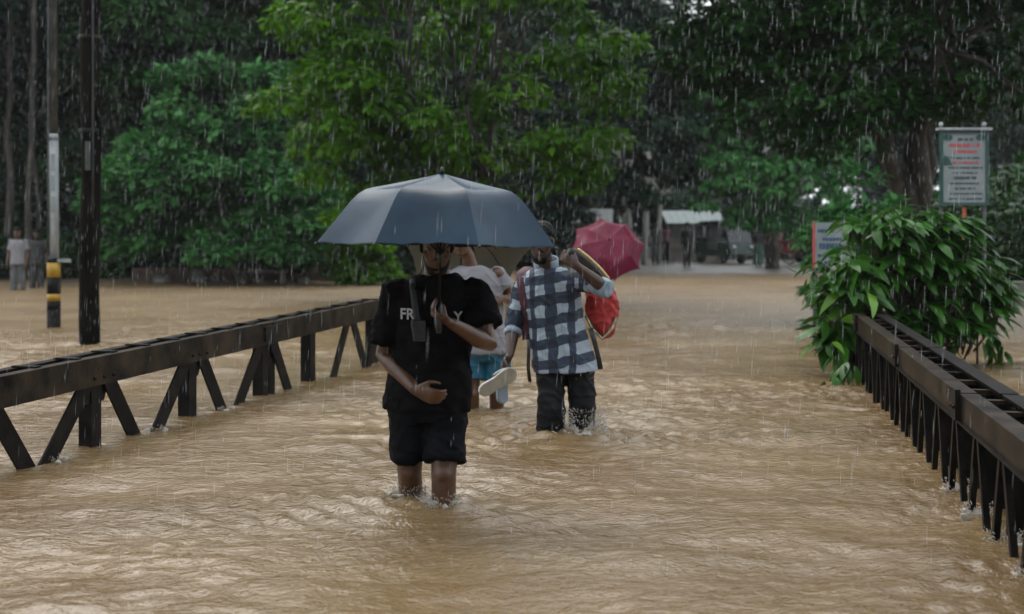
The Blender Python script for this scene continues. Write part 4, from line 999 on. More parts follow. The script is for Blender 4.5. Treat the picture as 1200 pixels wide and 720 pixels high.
# ---- man in black under the navy umbrella
D1 = 6.03
def J1():
    d = deck_z(D1) + 0.075
    J = dict(head=at(512, 288, D1 - .05), neck=at(511, 323, D1 + .01), pelvis=at(501, 474, D1),
             sh_l=at(467, 345, D1), sh_r=at(556, 346, D1), el_l=at(450, 416, D1 + .03), wr_l=at(487, 457, D1 - .17), el_r=at(573, 404, D1 - .10), wr_r=at(529, 379, D1 - .28),
             hip_l=at(481, 484, D1 + .02), hip_r=at(523, 486, D1), knee_l=at(480, 553, D1 + .03), knee_r=at(520, 556, D1 - .10), look=(0.02, -1, -0.28), face_dir=np.array([0, -1, 0.0]))
    kl, kr = J['knee_l'], J['knee_r']
    J['ank_l'] = np.array([kl[0] + .01, kl[1] + .16, d + 0.02]); J['ank_r'] = np.array([kr[0], kr[1] + .03, d])
    J['hand_l'] = (nrm(at(512, 467, D1 - .22) - J['wr_l']), (0, 0.75, -0.45), (0.35, -0.35, 0.85), 0.95)
    J['hand_r'] = (nrm(at(508, 368, D1 - .31) - J['wr_r']), (-0.3, 0.3, 0.8), (-0.1, -0.95, 0.2), 1.25)
    return J
J = J1(); root = empty('person', (at(502, 474, D1)[0], D1, deck_z(D1)))
tag(root, 'person in black t-shirt and black shorts wading knee deep under a navy umbrella', 'person', PG); P1 = root
mb, axh = body_parts(J, 1.02); body = skin_obj('body', mb, 0.0055, M['skin'], root, 2)
hair_obj(J['head'], axh, root, root); beard_obj(J['head'], axh, root, root); eyes_obj(J['head'], axh, root)
sh1 = skin_obj('t_shirt', shirt_parts(J, 1.05, -0.04, (0.82, 0.66), 0.084, 0.096, 0.024, 0.012), 0.0075, M['black_cloth'], root, 3, folds(61, 0.011))
text_print('FR', 479, 372.5, D1, 0.050, sh1, M['print_white']); text_print('Y', 538, 375, D1, 0.046, sh1, M['print_white'])
skin_obj('shorts', legwear_parts(J, 1.06, 0.80, 0.106, 0.098, 0.10), 0.0075, M['black_shorts'], root, 3, folds(62, 0.013, fz=3.0))
# strap across the chest and small pouch
def on_shirt(u, v, D, shirt, off=0.006):
    o = np.array(parent_root(shirt).location); sm = shirt.data
    bvh = BVHTree.FromPolygons([tuple(x.co) for x in sm.vertices], [tuple(p.vertices) for p in sm.polygons]); out = []
    for uu, vv in zip(u, v):
        c = at(uu, vv, D) - o; hit = bvh.ray_cast(Vector((c[0], c[1] - 0.7, c[2])), Vector((0, 1, 0)))
        y = hit[0].y - off if hit[0] is not None else c[1]
        out.append(np.array([c[0], y, c[2]]) + o)
    return out
pts = on_shirt(np.linspace(484.5, 492, 8), np.linspace(327, 378, 8), D1, sh1)
MB().add(*ribbon(pts, 0.026, 0.006, (1, 0, 0))).obj('shoulder_strap', M['strap_grey'], root, True)
pp = on_shirt([494], [385], D1, sh1, 0.02)[0]
skin_obj('pouch', MB().add(*box(pp, (0.034, 0.014, 0.052))), 0.006, M['strap_grey'], root, 5, folds(68, 0.008))
# his umbrella
grip = J['wr_r'] + nrm(J['hand_r'][0]) * 0.065 + np.array([0, -0.01, 0.012]); apex = at(518, 203.5, D1 - .30)
umbrella('umbrella', 'open navy blue umbrella with wet sheen held by the person in black', apex, apex - grip, 0.555, 0.318, 'canopy_navy', grip, R(22.5 - 3), seed=1)

# ---- man in the checked shirt
D2 = 8.05
def J2():
    d = deck_z(D2) + 0.075
    J = dict(head=at(634, 284, D2 - .10), neck=at(640, 314, D2 + .0), pelvis=at(661, 424, D2), sh_l=at(615, 330, D2 + .02), sh_r=at(671, 328, D2 - .02),
             el_l=at(602, 384, D2 + .04), wr_l=at(597, 418, D2 - .08), el_r=at(709, 338, D2 - .16), wr_r=at(676, 312, D2 - .27),
             hip_l=at(645, 430, D2 + .01), hip_r=at(680, 429, D2), knee_l=at(646, 478, D2 - .07), knee_r=at(682, 476, D2 - .02), look=(-0.12, -1, -0.12), face_dir=np.array([-0.05, -1, 0]))
    kl, kr = J['knee_l'], J['knee_r']
    J['ank_l'] = np.array([kl[0] - .01, kl[1] + .06, d]); J['ank_r'] = np.array([kr[0] + .01, kr[1] + .14, d + .03])
    J['hand_l'] = (nrm(at(587, 437, D2 - .14) - J['wr_l']), (0.4, 0.1, -0.3), (-0.5, -0.8, -0.2), 1.0)
    J['hand_r'] = (nrm(at(661, 300, D2 - .27) - J['wr_r']), (0.25, 0.9, 0.1), (-0.3, 0.1, 0.9), 1.15)
    return J
J = J2(); root = empty('person', (J['pelvis'][0], D2, deck_z(D2))); P2 = root
tag(root, 'bearded person in navy and white checked shirt carrying a red bag and sandals', 'person', PG)
mb, axh = body_parts(J, 1.0); skin_obj('body', mb, 0.006, M['skin_dark'], root, 2)
hair_obj(J['head'], axh, root, root); beard_obj(J['head'], axh, root, root); eyes_obj(J['head'], axh, root)
def cloth2(V):
    ax_ = [nrm(J['sh_r'] - J['sh_l']), nrm(J['neck'] - J['pelvis'])]; c0 = lerp(J['pelvis'], J['neck'], .5)
    out = np.zeros((len(V), 3)); q = V - c0; out[:, 1] = q @ ax_[1]
    fx = q @ ax_[0]; fy = q @ np.cross(ax_[1], ax_[0]); out[:, 0] = np.where(np.abs(fx) < 0.30, np.arctan2(fx, np.where(fy * 0 + V[:, 1] < (lerp(J['pelvis'], J['neck'], .5)[1] + .0), 1, -1) * np.sqrt(np.maximum(0.0225 - np.minimum(fx * fx, .0222), 1e-4))) * 0.15, fx)
    dT = np.abs(q @ ax_[0]) - 0.165
    for s in 'lr':
        for a, b in (('sh', 'el'), ('el', 'wr')):
            A, B = J[a + '_' + s], J[b + '_' + s]; dd, tl, r = seg_dist(V, A, B); n = nrm(B - A); e, f, h = frame(n, (0, -1, 0))
            m = (dd < 0.085) & ((dT > 0.005) if a == 'sh' else (dT > -0.02)) if s == 'l' else (dd < 0.085) & (dT > 0.0)
            ang = np.arctan2(r @ h, r @ f); out[m, 0] = (ang * 0.062)[m] + 0.03; out[m, 1] = tl[m] + (0.02 if a == 'sh' else 0.25)
    return out
sh2 = skin_obj('checked_shirt', shirt_parts(J, 1.0, -0.10, (1.12, 0.86), 0.064, 0.056, 0.018, 0.020), 0.007, M['check'], root, 3, folds(63, 0.010), cloth2)
nk = J['neck']; col = [nk + np.array([.075 * math.cos(t), .068 * math.sin(t) - .005, .03 + .022 * math.sin(t)]) for t in np.linspace(-1.25, math.pi + 1.25, 17)]
link('collar', MB().add(*ribbon(col, 0.052, 0.008, (0, 0, 1))).mesh('collar', root), M['cuff'], sh2)
for s, a in (('l', 1.15), ('r', 0.92)):
    el, wr, sh = J['el_' + s], J['wr_' + s], J['sh_' + s]
    A, B = (lerp(el, wr, .06), lerp(el, wr, .26)) if s == 'l' else (lerp(sh, el, .72), el + nrm(el - sh) * .03)
    m2 = MB().add(*tube([A, lerp(A, B, .3), lerp(A, B, .7), B], [.052, .060, .061, .054], 18)); skin_obj('rolled_cuff', m2, 0.006, M['cuff'], root, 2, folds(64, 0.007))
skin_obj('trousers', legwear_parts(J, 0.98, 1.9, 0.098, 0.082, 0.12), 0.008, M['trousers'], root, 3, folds(65, 0.011))
# backpack with maroon strap
pts = on_shirt([611, 613, 616, 618, 619], [322, 335, 355, 378, 398], D2, sh2, 0.008); top = J['sh_l'] + np.array([0.02, 0.03, 0.085])
bp = empty('backpack', (J['pelvis'][0] + .0, D2 + .17, J['pelvis'][2] + .05)); tag(bp, 'black backpack with maroon shoulder strap worn by the person in checked shirt', 'backpack')
MB().add(*ribbon([top + (0, .09, -.04), top] + pts, 0.062, 0.012, (1, 0, 0))).obj('shoulder_strap', M['strap_maroon'], bp, True)
c = lerp(J['pelvis'], J['neck'], .55) + np.array([0, .21, 0])
m2 = MB().add(*box(c, (.125, .065, .20))); o = skin_obj('pack_body', m2, 0.01, M['dark_cloth'], bp, 6, folds(66, 0.008))
for pl in ([(620, 398), (619.5, 415), (619, 432), (621, 448)], [(692, 385), (697, 402), (701, 418), (704, 433)]):
    q = [at(u, v, D2 - .06) for u, v in pl]; MB().add(*ribbon(q, 0.018 if pl[0][0] < 650 else 0.026, 0.004, (1, 0, 0))).obj('hanging_strap', M['black_plastic'], bp, True)
# red bag slung over the shoulder
bagc = at(706, 362, D2 + .10); bag = empty('cloth_bag', bagc); tag(bag, 'red floral cloth bag with black and yellow strap slung over the checked shoulder', 'bag')
k2 = D2 / FPX
out2 = [(-20, -32), (12, -34), (20, -8), (19, 14), (12, 28), (0, 38), (-10, 28), (-20, 10)]
rings = []
for dy, sc in ((-.085, .55), (-.06, .88), (0, 1.0), (.06, .88), (.085, .5)):
    rings.append((dy, sc))
V, F = [], []; n = len(out2)
for dy, sc in rings:
    for x, y in out2: V.append(bagc + np.array([x * k2 * sc, dy, -y * k2 * sc]))
for i in range(len(rings) - 1):
    for q in range(n): F.append((i * n + q, i * n + (q + 1) % n, (i + 1) * n + (q + 1) % n, (i + 1) * n + q))
F += [tuple(range(n - 1, -1, -1)), tuple((len(rings) - 1) * n + q for q in range(n))]
bb = skin_obj('bag_body', MB().add(V, F), 0.008, M['bag_red'], bag, 4, folds(67, 0.014))
q0 = [at(u, v, D2 + dd) for u, v, dd in ((664, 299, -.27), (672, 300, -.20), (684, 309, -.08), (697, 321, .02), (708, 334, .07))]
MB().add(*ribbon(q0, 0.085, 0.03, (0.6, 0, 0.75))).obj('strap', M['black_plastic'], bag, True)
MB().add(*ribbon([p + np.array([.028, -.012, .040]) for p in q0[1:]], 0.016, 0.012, (0.6, 0, 0.75))).obj('yellow_edge', M['yellow_cloth'], bag, True)
MB().add(*ribbon([p + np.array([.016, -.016, .026]) for p in q0[1:]], 0.010, 0.010, (0.6, 0, 0.75))).obj('white_edge', M['white_cloth'], bag, True)
MB().add(*ribbon([at(u, v, D2 + .015) for u, v in ((686, 370), (694, 386), (706, 397), (717, 386), (723, 372))], 0.022, 0.012, (0, 1, 0))).obj('floral_trim', M['bag_trim'], bag, True)
# sandals in his right hand
def sandal(label, toe, heel, sole_n, msole, mbed, w=0.098, th=0.024):
    toe = np.asarray(toe, float); heel = np.asarray(heel, float); root = empty('sandal', (toe + heel) / 2); tag(root, label, 'sandal', 'sandals held in the hand')
    a, n, s = frame(toe - heel, sole_n); L = np.linalg.norm(toe - heel)
    prof = [(0, .22), (.05, .62), (.14, .82), (.3, .80), (.45, .76), (.6, .88), (.75, 1.0), (.88, .92), (.96, .62), (1.0, .2)]
    poly = [(x * L, -y * w / 2) for x, y in prof] + [(x * L, y * w / 2) for x, y in reversed(prof)]
    MB().add(*prism(poly, a, s, heel, th, n)).obj('sole', M[msole], root)
    MB().add(*prism([(x * .96 + .02 * L, y * .9) for x, y in poly], a, s, heel + n * (th / 2 + .002), .006, n)).obj('tread', M[mbed], root)
    arc = [heel + a * L * .66 + s * math.cos(t) * w * .5 - n * (th * .4 + math.sin(t) * .055) for t in np.linspace(0, math.pi, 11)]
    MB().add(*ribbon(arc, 0.075, 0.008, a)).obj('strap', M[msole], root, True)
hp = J['wr_l'] + nrm(J['hand_l'][0]) * 0.07
sandal('white foam sandal with tan sole turned to the camera, held by the checked shirt person', at(604, 435, D2 - .16), at(562, 461, D2 - .24), nrm(np.array([-.35, -.80, -.35])), 'sole_white', 'sole_tan')
sandal('blue grey sandal dangling under the white one in the checked shirt person\'s hand', at(587, 435, D2 - .10), at(589, 473, D2 - .15), nrm(np.array([.45, -.85, 0.1])), 'sole_blue', 'sole_blue', 0.09)

# ---- person in the white t-shirt behind them
D3 = 9.2
def J3():
    d = deck_z(D3) + 0.075
    J = dict(head=at(541, 280, D3 - .04), neck=at(553, 312, D3), pelvis=at(567, 410, D3), sh_l=at(521, 322, D3 + .02), sh_r=at(583, 322, D3), el_l=at(512, 370, D3), wr_l=at(530, 360, D3 - .22), el_r=at(597, 338, D3 + .0), wr_r=at(588, 352, D3 - .20),
             hip_l=at(552, 418, D3), hip_r=at(583, 418, D3), knee_l=at(553, 462, D3 - .03), knee_r=at(582, 461, D3 + .02), look=(-0.15, -1, -0.1), face_dir=np.array([0, -1, 0.0]))
    J['el_r'] = at(601, 352, D3 + .04); J['wr_r'] = at(588, 350, D3 - .20)
    J['ank_l'] = np.array([J['knee_l'][0], D3 + .05, d]); J['ank_r'] = np.array([J['knee_r'][0], D3 + .1, d])
    J['hand_l'] = (np.array([.7, -.3, .4]), (0.3, 0.9, 0), (0, -.3, .9), 1.1); J['hand_r'] = (nrm(at(580, 357, D3 - .25) - J['wr_r']), (-0.4, 0.5, -.2), (-.3, -.2, .9), 0.9)
    return J
J = J3(); root = empty('person', (J['pelvis'][0], D3, deck_z(D3)))
tag(root, 'person in white t-shirt and blue shorts half hidden behind the person in black', 'person', PG)
mb, axh = body_parts(J, 0.93); skin_obj('body', mb, 0.007, M['skin'], root, 2); hair_obj(J['head'], axh, root, root); eyes_obj(J['head'], axh, root)
skin_obj('t_shirt', shirt_parts(J, 1.0, -0.04, (0.5, 0.52), 0.060, 0.068, 0.022, 0.012), 0.008, M['white_cloth'], root, 3, folds(71, 0.010))
skin_obj('shorts', legwear_parts(J, 1.0, 0.62, 0.1, 0.096, 0.1), 0.008, M['blue_cloth'], root, 3, folds(72, 0.011))
grip = at(566, 336, D3 - .16); ap3 = at(546, 262, D3 + .42)
umbrella('umbrella', 'beige grey umbrella tilted back behind the person in white t-shirt', ap3, ap3 - grip, 0.50, 0.22, 'canopy_beige', grip, R(24), seed=2, tube_r=0.009)

# ---- person behind the red umbrella
D4 = 17.0
def simple_person(label, u, D, ground, h, mats, group=None, look=(0, -1, 0), dark=False, hold=None, seed=0, stride=0.1, wear='trousers', yaw=0.0, vox=0.016):
    x0 = at(u, 0, D)[0]; s = h / 1.70; cyw, syw = math.cos(yaw), math.sin(yaw)
    def q(x, y, z): return np.array([x0 + (x * cyw - y * syw) * s, D + (x * syw + y * cyw) * s, ground + z * s])
    J = dict(head=q(0, -.03, 1.585), neck=q(0, .0, 1.44), pelvis=q(0, 0, .92), sh_l=q(-.155, 0, 1.40), sh_r=q(.155, 0, 1.40), el_l=q(-.21, .03, 1.13), wr_l=q(-.21, -.07, .90), el_r=q(.21, .03, 1.13), wr_r=q(.21, -.07, .90),
             hip_l=q(-.085, 0, .88), hip_r=q(.085, 0, .88), knee_l=q(-.09, -stride * .6, .48), knee_r=q(.09, stride * .3, .48), ank_l=q(-.09, -stride * .2, .075), ank_r=q(.09, stride, .075), look=nrm(np.array([syw, -cyw, -.1])), face_dir=np.array([syw, -cyw, 0]))
    J['hand_l'] = (np.array([0, -.2, -1.0]), (1, 0, 0), (0, -1, 0), .5); J['hand_r'] = (np.array([0, -.2, -1.0]), (-1, 0, 0), (0, -1, 0), .5)
    if hold is not None:
        J['el_r'] = q(.20, -.06, 1.10); J['wr_r'] = q(.10, -.26, 1.18); J['hand_r'] = (np.array([-.3, -.4, .4]), (-.5, .3, .5), (0, -.7, .6), 1.2)
    root = empty('person', (x0, D, ground)); tag(root, label, 'person', group)
    mb, axh = body_parts(J, s * .88); skin_obj('body', mb, vox * .7, M['skin' if seed == 2 else 'skin_dark'], root, 1); hair_obj(J['head'], axh, root, root, vox=vox * .8)
    skin_obj('shirt', shirt_parts(J, s * .88, -0.06, (0.7, 0.7), 0.055, 0.058, 0.014, 0.008), vox, M[mats[0]], root, 2, folds(80 + seed, 0.010))
    if wear == 'trousers': skin_obj('trousers', legwear_parts(J, s * .9, 1.92, .084, .066), vox, M[mats[1]], root, 2, folds(90 + seed, 0.010))
    else:
        skin_obj('skirt', MB().add(*loft([(q(0, 0, .16), np.array([.21, 0, 0]), np.array([0, .2, 0])), (q(0, 0, .5), np.array([.19, 0, 0]), np.array([0, .17, 0])), (q(0, 0, .85), np.array([.185, 0, 0]), np.array([0, .145, 0])), (q(0, 0, 1.0), np.array([.16, 0, 0]), np.array([0, .12, 0]))], 20)), vox, M[mats[1]], root, 2, folds(90 + seed, 0.02, fz=2))
    return J, root
g4 = -0.38
J4, _ = simple_person('person in dark clothes wading behind the crimson umbrella', 704, D4, g4, 1.62, ('dark_cloth', 'dark_cloth'), PG, hold=True, seed=1)
ap4 = at(714, 281, D4 - .78); gp4 = J4['wr_r'] + np.array([-.03, -.05, .05])
umbrella('umbrella', 'crimson red umbrella tilted forward, seen past the checked shirt person\'s bag', ap4, nrm(np.array([0.04, -.80, .58])), 0.49, 0.20, 'canopy_red', gp4, R(11), seed=3, tube_r=0.008, sag=0.14)

# ---- bystanders at the edges of the flood
simple_person('person in white shirt and grey trousers standing at the left water edge', 21, 27.6, -0.32, 1.66, ('white_cloth', 'grey_cloth'), 'bystanders', seed=2, stride=0.02)
simple_person('person in dark brown clothes standing behind the person in white shirt', 43, 28.6, -0.30, 1.60, ('dark_cloth', 'dark_cloth'), 'bystanders', seed=3, stride=0.02, yaw=0.3)
simple_person('dark dressed person walking in the middle of the far road', 805, 43.5, 0.0, 1.56, ('dark_cloth', 'dark_cloth'), 'people on the far road', seed=4, stride=0.16)
J5, _ = simple_person('person in dark shirt holding a black umbrella beside the far cart', 906, 44.5, 0.0, 1.5, ('dark_cloth', 'dark_cloth'), 'people on the far road', hold=True, seed=5, stride=0.08)
gp5 = J5['wr_r'] + np.array([-.03, -.05, .05]); ap5 = gp5 + np.array([-.05, .12, .62])
umbrella('umbrella', 'small black umbrella held on the far road beside the cart', ap5, ap5 - gp5, 0.5, 0.2, 'canopy_black', gp5, 0.2, seed=4, tube_r=0.008)
simple_person('person in green skirt standing next to the black umbrella on the far road', 889, 44.2, 0.0, 1.42, ('dark_cloth', 'green_cloth'), 'people on the far road', seed=6, wear='skirt')
simple_person('person in dark shirt standing by the stall behind the crimson umbrella', 768, 47.5, 0.05, 1.5, ('dark_cloth', 'dark_cloth'), 'people at the stall', seed=7, stride=0.05)
simple_person('person in maroon shirt and dark trousers at the stall on the far road', 780, 49.0, 0.05, 1.5, ('strap_maroon', 'trousers'), 'people at the stall', seed=8, stride=0.05)

# ------------------------------------------------------------------ boards
def notice_board():
    D = 15.0; k = D / FPX; c = at(1130, 197, D); root = empty('notice_board', (c[0], D, -0.6))
    tag(root, 'white notice board in dark green frame with red and black lettering above the bush', 'notice board')
    w, h = 57 * k, 88 * k; y = D
    MB().add(*boxab((c[0] - w / 2 + .03, y, c[2] - h / 2 + .03), (c[0] + w / 2 - .03, y + .02, c[2] + h / 2 - .03))).obj('poster', M['poster'], root)
    for lo, hi in (((-w / 2, -h / 2), (-w / 2 + .035, h / 2)), ((w / 2 - .035, -h / 2), (w / 2, h / 2)), ((-w / 2 + .036, -h / 2), (w / 2 - .036, -h / 2 + .035)), ((-w / 2 + .036, h / 2 - .035), (w / 2 - .036, h / 2))):
        MB().add(*boxab((c[0] + lo[0], y - .02, c[2] + lo[1]), (c[0] + hi[0], y + .035, c[2] + hi[1]))).obj('frame_bar', M['green_frame'], root)
    MB().add(*boxab((c[0] - w / 2 - .03, y - .05, c[2] + h / 2 + .002), (c[0] + w / 2 + .03, y + .06, c[2] + h / 2 + .03))).obj('top_rail', M['pole_grey'], root)
    for s in (-1, 1):
        MB().add(*tube([(c[0] + s * (w / 2 - .03), y + .055, -0.6), (c[0] + s * (w / 2 - .03), y + .055, c[2] + h / 2 + .07)], .02, 10)).obj('post', M['pole_dark'], root, True)
        MB().add(*ball((c[0] + s * (w / 2 - .03), y + .055, c[2] + h / 2 + .075), .026, 10, 8)).obj('post_cap', M['pole_grey'], root, True)
    MB().add(*tube([(c[0] + .01, y + .03, -0.6), (c[0] + .01, y + .03, c[2] - h / 2)], .022, 10)).obj('middle_post', M['orange'], root, True)
    g = np.random.default_rng(9)
    # rows of small lettering, too blurred to read in the photograph
    rows = [(.36, .10, 'poster_dark', .034), (.285, .18, 'poster_red', .042), (.205, .145, 'poster_red', .034), (.125, .19, 'poster_dark', .022), (.065, .15, 'poster_red', .026), (0.0, .20, 'poster_dark', .022), (-.065, .15, 'poster_dark', .022), (-.13, .14, 'poster_dark', .036), (-.20, .17, 'poster_dark', .022), (-.265, .12, 'poster_dark', .024), (-.33, .19, 'poster_dark', .018), (-.395, .21, 'poster_dark', .02)]
    for zz, hw, mt, hh in rows:
        mb = MB(); x = -hw + g.uniform(0, .03)
        while x < hw:
            ww = g.uniform(.010, .022)
            mb.add(*boxab((c[0] + x, y - .004, c[2] + zz * .92 - hh / 2 * g.uniform(.6, 1)), (c[0] + x + ww, y - .001, c[2] + zz * .92 + hh / 2)))
            if g.random() < .6: mb.add(*boxab((c[0] + x - .006, y - .0045, c[2] + zz * .92 + hh * .3), (c[0] + x + ww + .008, y - .0035, c[2] + zz * .92 + hh * .5)))
            x += ww + (g.uniform(.004, .007) if g.random() < .8 else .022)
        mb.obj('lettering_line', M[mt], root)['kind'] = 'stuff'
    for s in (-1, 1): MB().add(*prism([(.055 * math.cos(t), .04 * math.sin(t)) for t in np.linspace(0, 6.28, 12, endpoint=False)], (1, 0, 0), (0, 0, 1), (c[0] + s * (w / 2 - .095), y - .002, c[2] + h / 2 - .085), .004, (0, -1, 0))).obj('emblem', M['green_frame'], root)
    MB().add(*prism([(-.05, -.06), (.05, -.06), (.0, .05), (-.05, .05)], (1, 0, 0), (0, 0, 1), (c[0] - w / 2 + .095, y - .002, c[2] + .09), .004, (0, -1, 0))).obj('emblem', M['green_frame'], root)
notice_board()
def blue_board():
    D = 14.2; k = D / FPX; c = at(973, 288, D); root = empty('banner_board', (c[0], D, -0.6)); tag(root, 'white board with blue lettering half hidden behind the big leaved bush', 'sign')
    w, h = 36 * k, 54 * k
    MB().add(*box(c, (w / 2, .015, h / 2))).obj('panel', M['poster'], root)
    for s in (-1, 1): MB().add(*tube([(c[0] + s * w * .5, D + .03, -0.6), (c[0] + s * w * .5, D + .03, c[2] + h / 2 + .02)], .018, 8)).obj('post', M['pole_dark'], root, True)
    g = np.random.default_rng(3)
    for zz, x0, x1, hh in ((.16, -.14, .04, .04), (.07, -.09, .12, .035), (-.01, -.13, .1, .07), (-.11, -.14, .06, .03), (-.19, -.07, .1, .035)):
        mb = MB(); x = x0
        while x < x1:
            ww = g.uniform(.018, .04); mb.add(*boxab((c[0] + x, D - .021, c[2] + zz - hh / 2 * g.uniform(.5, 1)), (c[0] + x + ww, D - .0165, c[2] + zz + hh / 2))); x += ww + .009
        mb.obj('lettering_line', M['blue_print'], root)['kind'] = 'stuff'
    MB().add(*boxab((c[0] - w / 2 - .02, D - .018, c[2] - h / 2), (c[0] - w / 2 - .002, D + .018, c[2] + h / 2))).obj('edge_strip', M['poster_red'], root)
blue_board()

# ------------------------------------------------------------------ far road: stalls, carts, walls
def stall(label, u, D, w, d, h, roof, wall):
    x = at(u, 0, D)[0]; root = empty('roadside_stall', (x, D, 0.02)); tag(root, label, 'stall', 'stalls at the road end')
    for sx in (-1, 1):
        for y in (-d / 2, d / 2): MB().add(*box((x + sx * w / 2, D + y, h / 2), (.04, .04, h / 2))).obj('post', M['timber'], root)
    for k in range(8):
        x0 = x - w / 2 - .2 + k * (w + .4) / 8; x1 = x0 + (w + .4) / 8 - .01; zf, zb = h + .02, h + .55
        V = [(x0, D - d / 2 - .4, zf), (x1, D - d / 2 - .4, zf), (x1, D + d / 2 + .2, zb), (x0, D + d / 2 + .2, zb)]; xm = (x0 + x1) / 2
        top = [(p[0], p[1], p[2] + .03) for p in V]; MB().add(V + top, [(3, 2, 1, 0), (4, 5, 6, 7), (0, 1, 5, 4), (1, 2, 6, 5), (2, 3, 7, 6), (3, 0, 4, 7)]).obj('roof_sheet', M[roof], root)
    MB().add(*boxab((x - w / 2 + .05, D + d / 2 - .06, .02), (x + w / 2 - .05, D + d / 2, h))).obj('back_wall', M[wall], root)
    MB().add(*boxab((x - w / 2 + .05, D - d / 2 + .05, .02), (x + w / 2 - .05, D - d / 2 + .45, .85))).obj('counter', M['timber'], root)
stall('small stall with sloping teal tin roof at the road end', 812, 52.0, 2.0, 1.6, 1.55, 'tin_roof', 'grey_wall')
stall('stall with pale tarpaulin roof behind the crimson umbrella', 695, 48.0, 1.6, 1.4, 1.55, 'tarp', 'grey_wall')

def auto_rickshaw(label, u, D, mat, yaw):
    x = at(u, 0, D)[0]; root = empty('auto_rickshaw', (x, D, 0.05)); tag(root, label, 'auto rickshaw')
    c, s = math.cos(yaw), math.sin(yaw)
    def T(V): return [np.array([x + p[0] * c - p[1] * s, D + p[0] * s + p[1] * c, .05 + p[2]]) for p in V]
    def add(nm, vf, m, sm=False): MB().add(T(vf[0]), vf[1]).obj(nm, M[m], root, sm)
    prof = [(-1.15, .35), (-.95, .75), (-.35, .8), (-.3, .5), (.3, .5), (.35, .85), (1.1, .85), (1.15, .4), (.9, .28), (-.9, .28)]
    add('body', prism(prof, (0, 1, 0), (0, 0, 1), (0, 0, 0), 1.2, (1, 0, 0)), mat)
    add('roof', prism([(-.75, 1.45), (-.7, 1.55), (-.2, 1.64), (.8, 1.6), (1.05, 1.5), (1.05, 1.42)], (0, 1, 0), (0, 0, 1), (0, 0, 0), 1.22, (1, 0, 0)), 'black_paint')
    add('rear_panel', prism([(1.0, .85), (1.08, .85), (1.04, 1.43), (.98, 1.43)], (0, 1, 0), (0, 0, 1), (0, 0, 0), 1.18, (1, 0, 0)), mat)
    add('windscreen', prism([(-.92, .78), (-.90, .76), (-.68, 1.45), (-.72, 1.45)], (0, 1, 0), (0, 0, 1), (0, 0, 0), 1.1, (1, 0, 0)), 'glass')
    for sx in (-1, 1):
        add('roof_post', tube([(sx * .57, .35, .8), (sx * .57, .35, 1.46)], .025, 8), 'black_paint', True); add('roof_post', tube([(sx * .57, -.88, .75), (sx * .57, -.68, 1.47)], .025, 8), 'black_paint', True)
        add('headlight', ball((sx * .4, -1.07, .6), (.09, .05, .09)), 'chrome', True)
    for px, py in ((0, -.95), (-.55, .8), (.55, .8)): add('wheel', tube([(px - .05, py, .22), (px + .05, py, .22)], .22, 16), 'rubber', True)
    add('seat', boxab((-.5, .4, .5), (.5, .95, .95)), 'black_plastic')
auto_rickshaw('green auto rickshaw with black roof parked at the far road side', 850, 49.0, 'auto_green', 0.5)
def pedal_rickshaw(label, u, D, yaw):
    x = at(u, 0, D)[0]; root = empty('pedal_rickshaw', (x, D, 0.05)); tag(root, label, 'rickshaw')
    c, s = math.cos(yaw), math.sin(yaw)
    def T(V): return [np.array([x + p[0] * c - p[1] * s, D + p[0] * s + p[1] * c, .05 + p[2]]) for p in V]
    def add(nm, vf, m, sm=False): MB().add(T(vf[0]), vf[1]).obj(nm, M[m], root, sm)
    for px, py in ((-.5, .6), (.5, .6), (0, -1.0)):
        ring = [(px, py + .34 * math.cos(t), .36 + .34 * math.sin(t)) for t in np.linspace(0, 2 * math.pi, 21)]
        w = tube(ring, .028, 6, ref=(1, 0, 0)); add('wheel', w, 'rubber', True)
        mb = MB()
        for t in np.linspace(0, math.pi, 6, endpoint=False): mb.add(*tube([(px, py + .33 * math.cos(t), .36 + .33 * math.sin(t)), (px, py - .33 * math.cos(t), .36 - .33 * math.sin(t))], .006, 5))
        MB().add(T(mb.v), mb.f).obj('spokes', M['chrome'], root, True)
    add('seat', boxab((-.42, .35, .75), (.42, .85, .9)), 'red_paint'); add('seat_back', boxab((-.42, .86, .8), (.42, .93, 1.3)), 'red_paint'); add('foot_box', boxab((-.4, -.05, .42), (.4, .34, .72)), 'red_paint')
    hood = [(.95, 1.0), (.98, 1.35), (.8, 1.6), (.5, 1.68), (.2, 1.6), (.5, 1.62), (.76, 1.54), (.92, 1.33)]
    add('hood', prism(hood, (0, 1, 0), (0, 0, 1), (0, 0, 0), .86, (1, 0, 0)), 'red_paint')
    add('frame', tube([(0, -1.0, .36), (0, -.8, .95), (0, -.25, .85), (0, .3, .4)], .022, 8), 'steel_dark', True); add('handlebar', tube([(-.25, -.7, 1.05), (0, -.8, 1.0), (.25, -.7, 1.05)], .014, 8), 'chrome', True); add('saddle', ball((0, -.3, .95), (.08, .13, .045)), 'black_plastic', True)
pedal_rickshaw('red hooded pedal rickshaw parked near the black umbrella on the far road', 931, 46.5, 0.7)

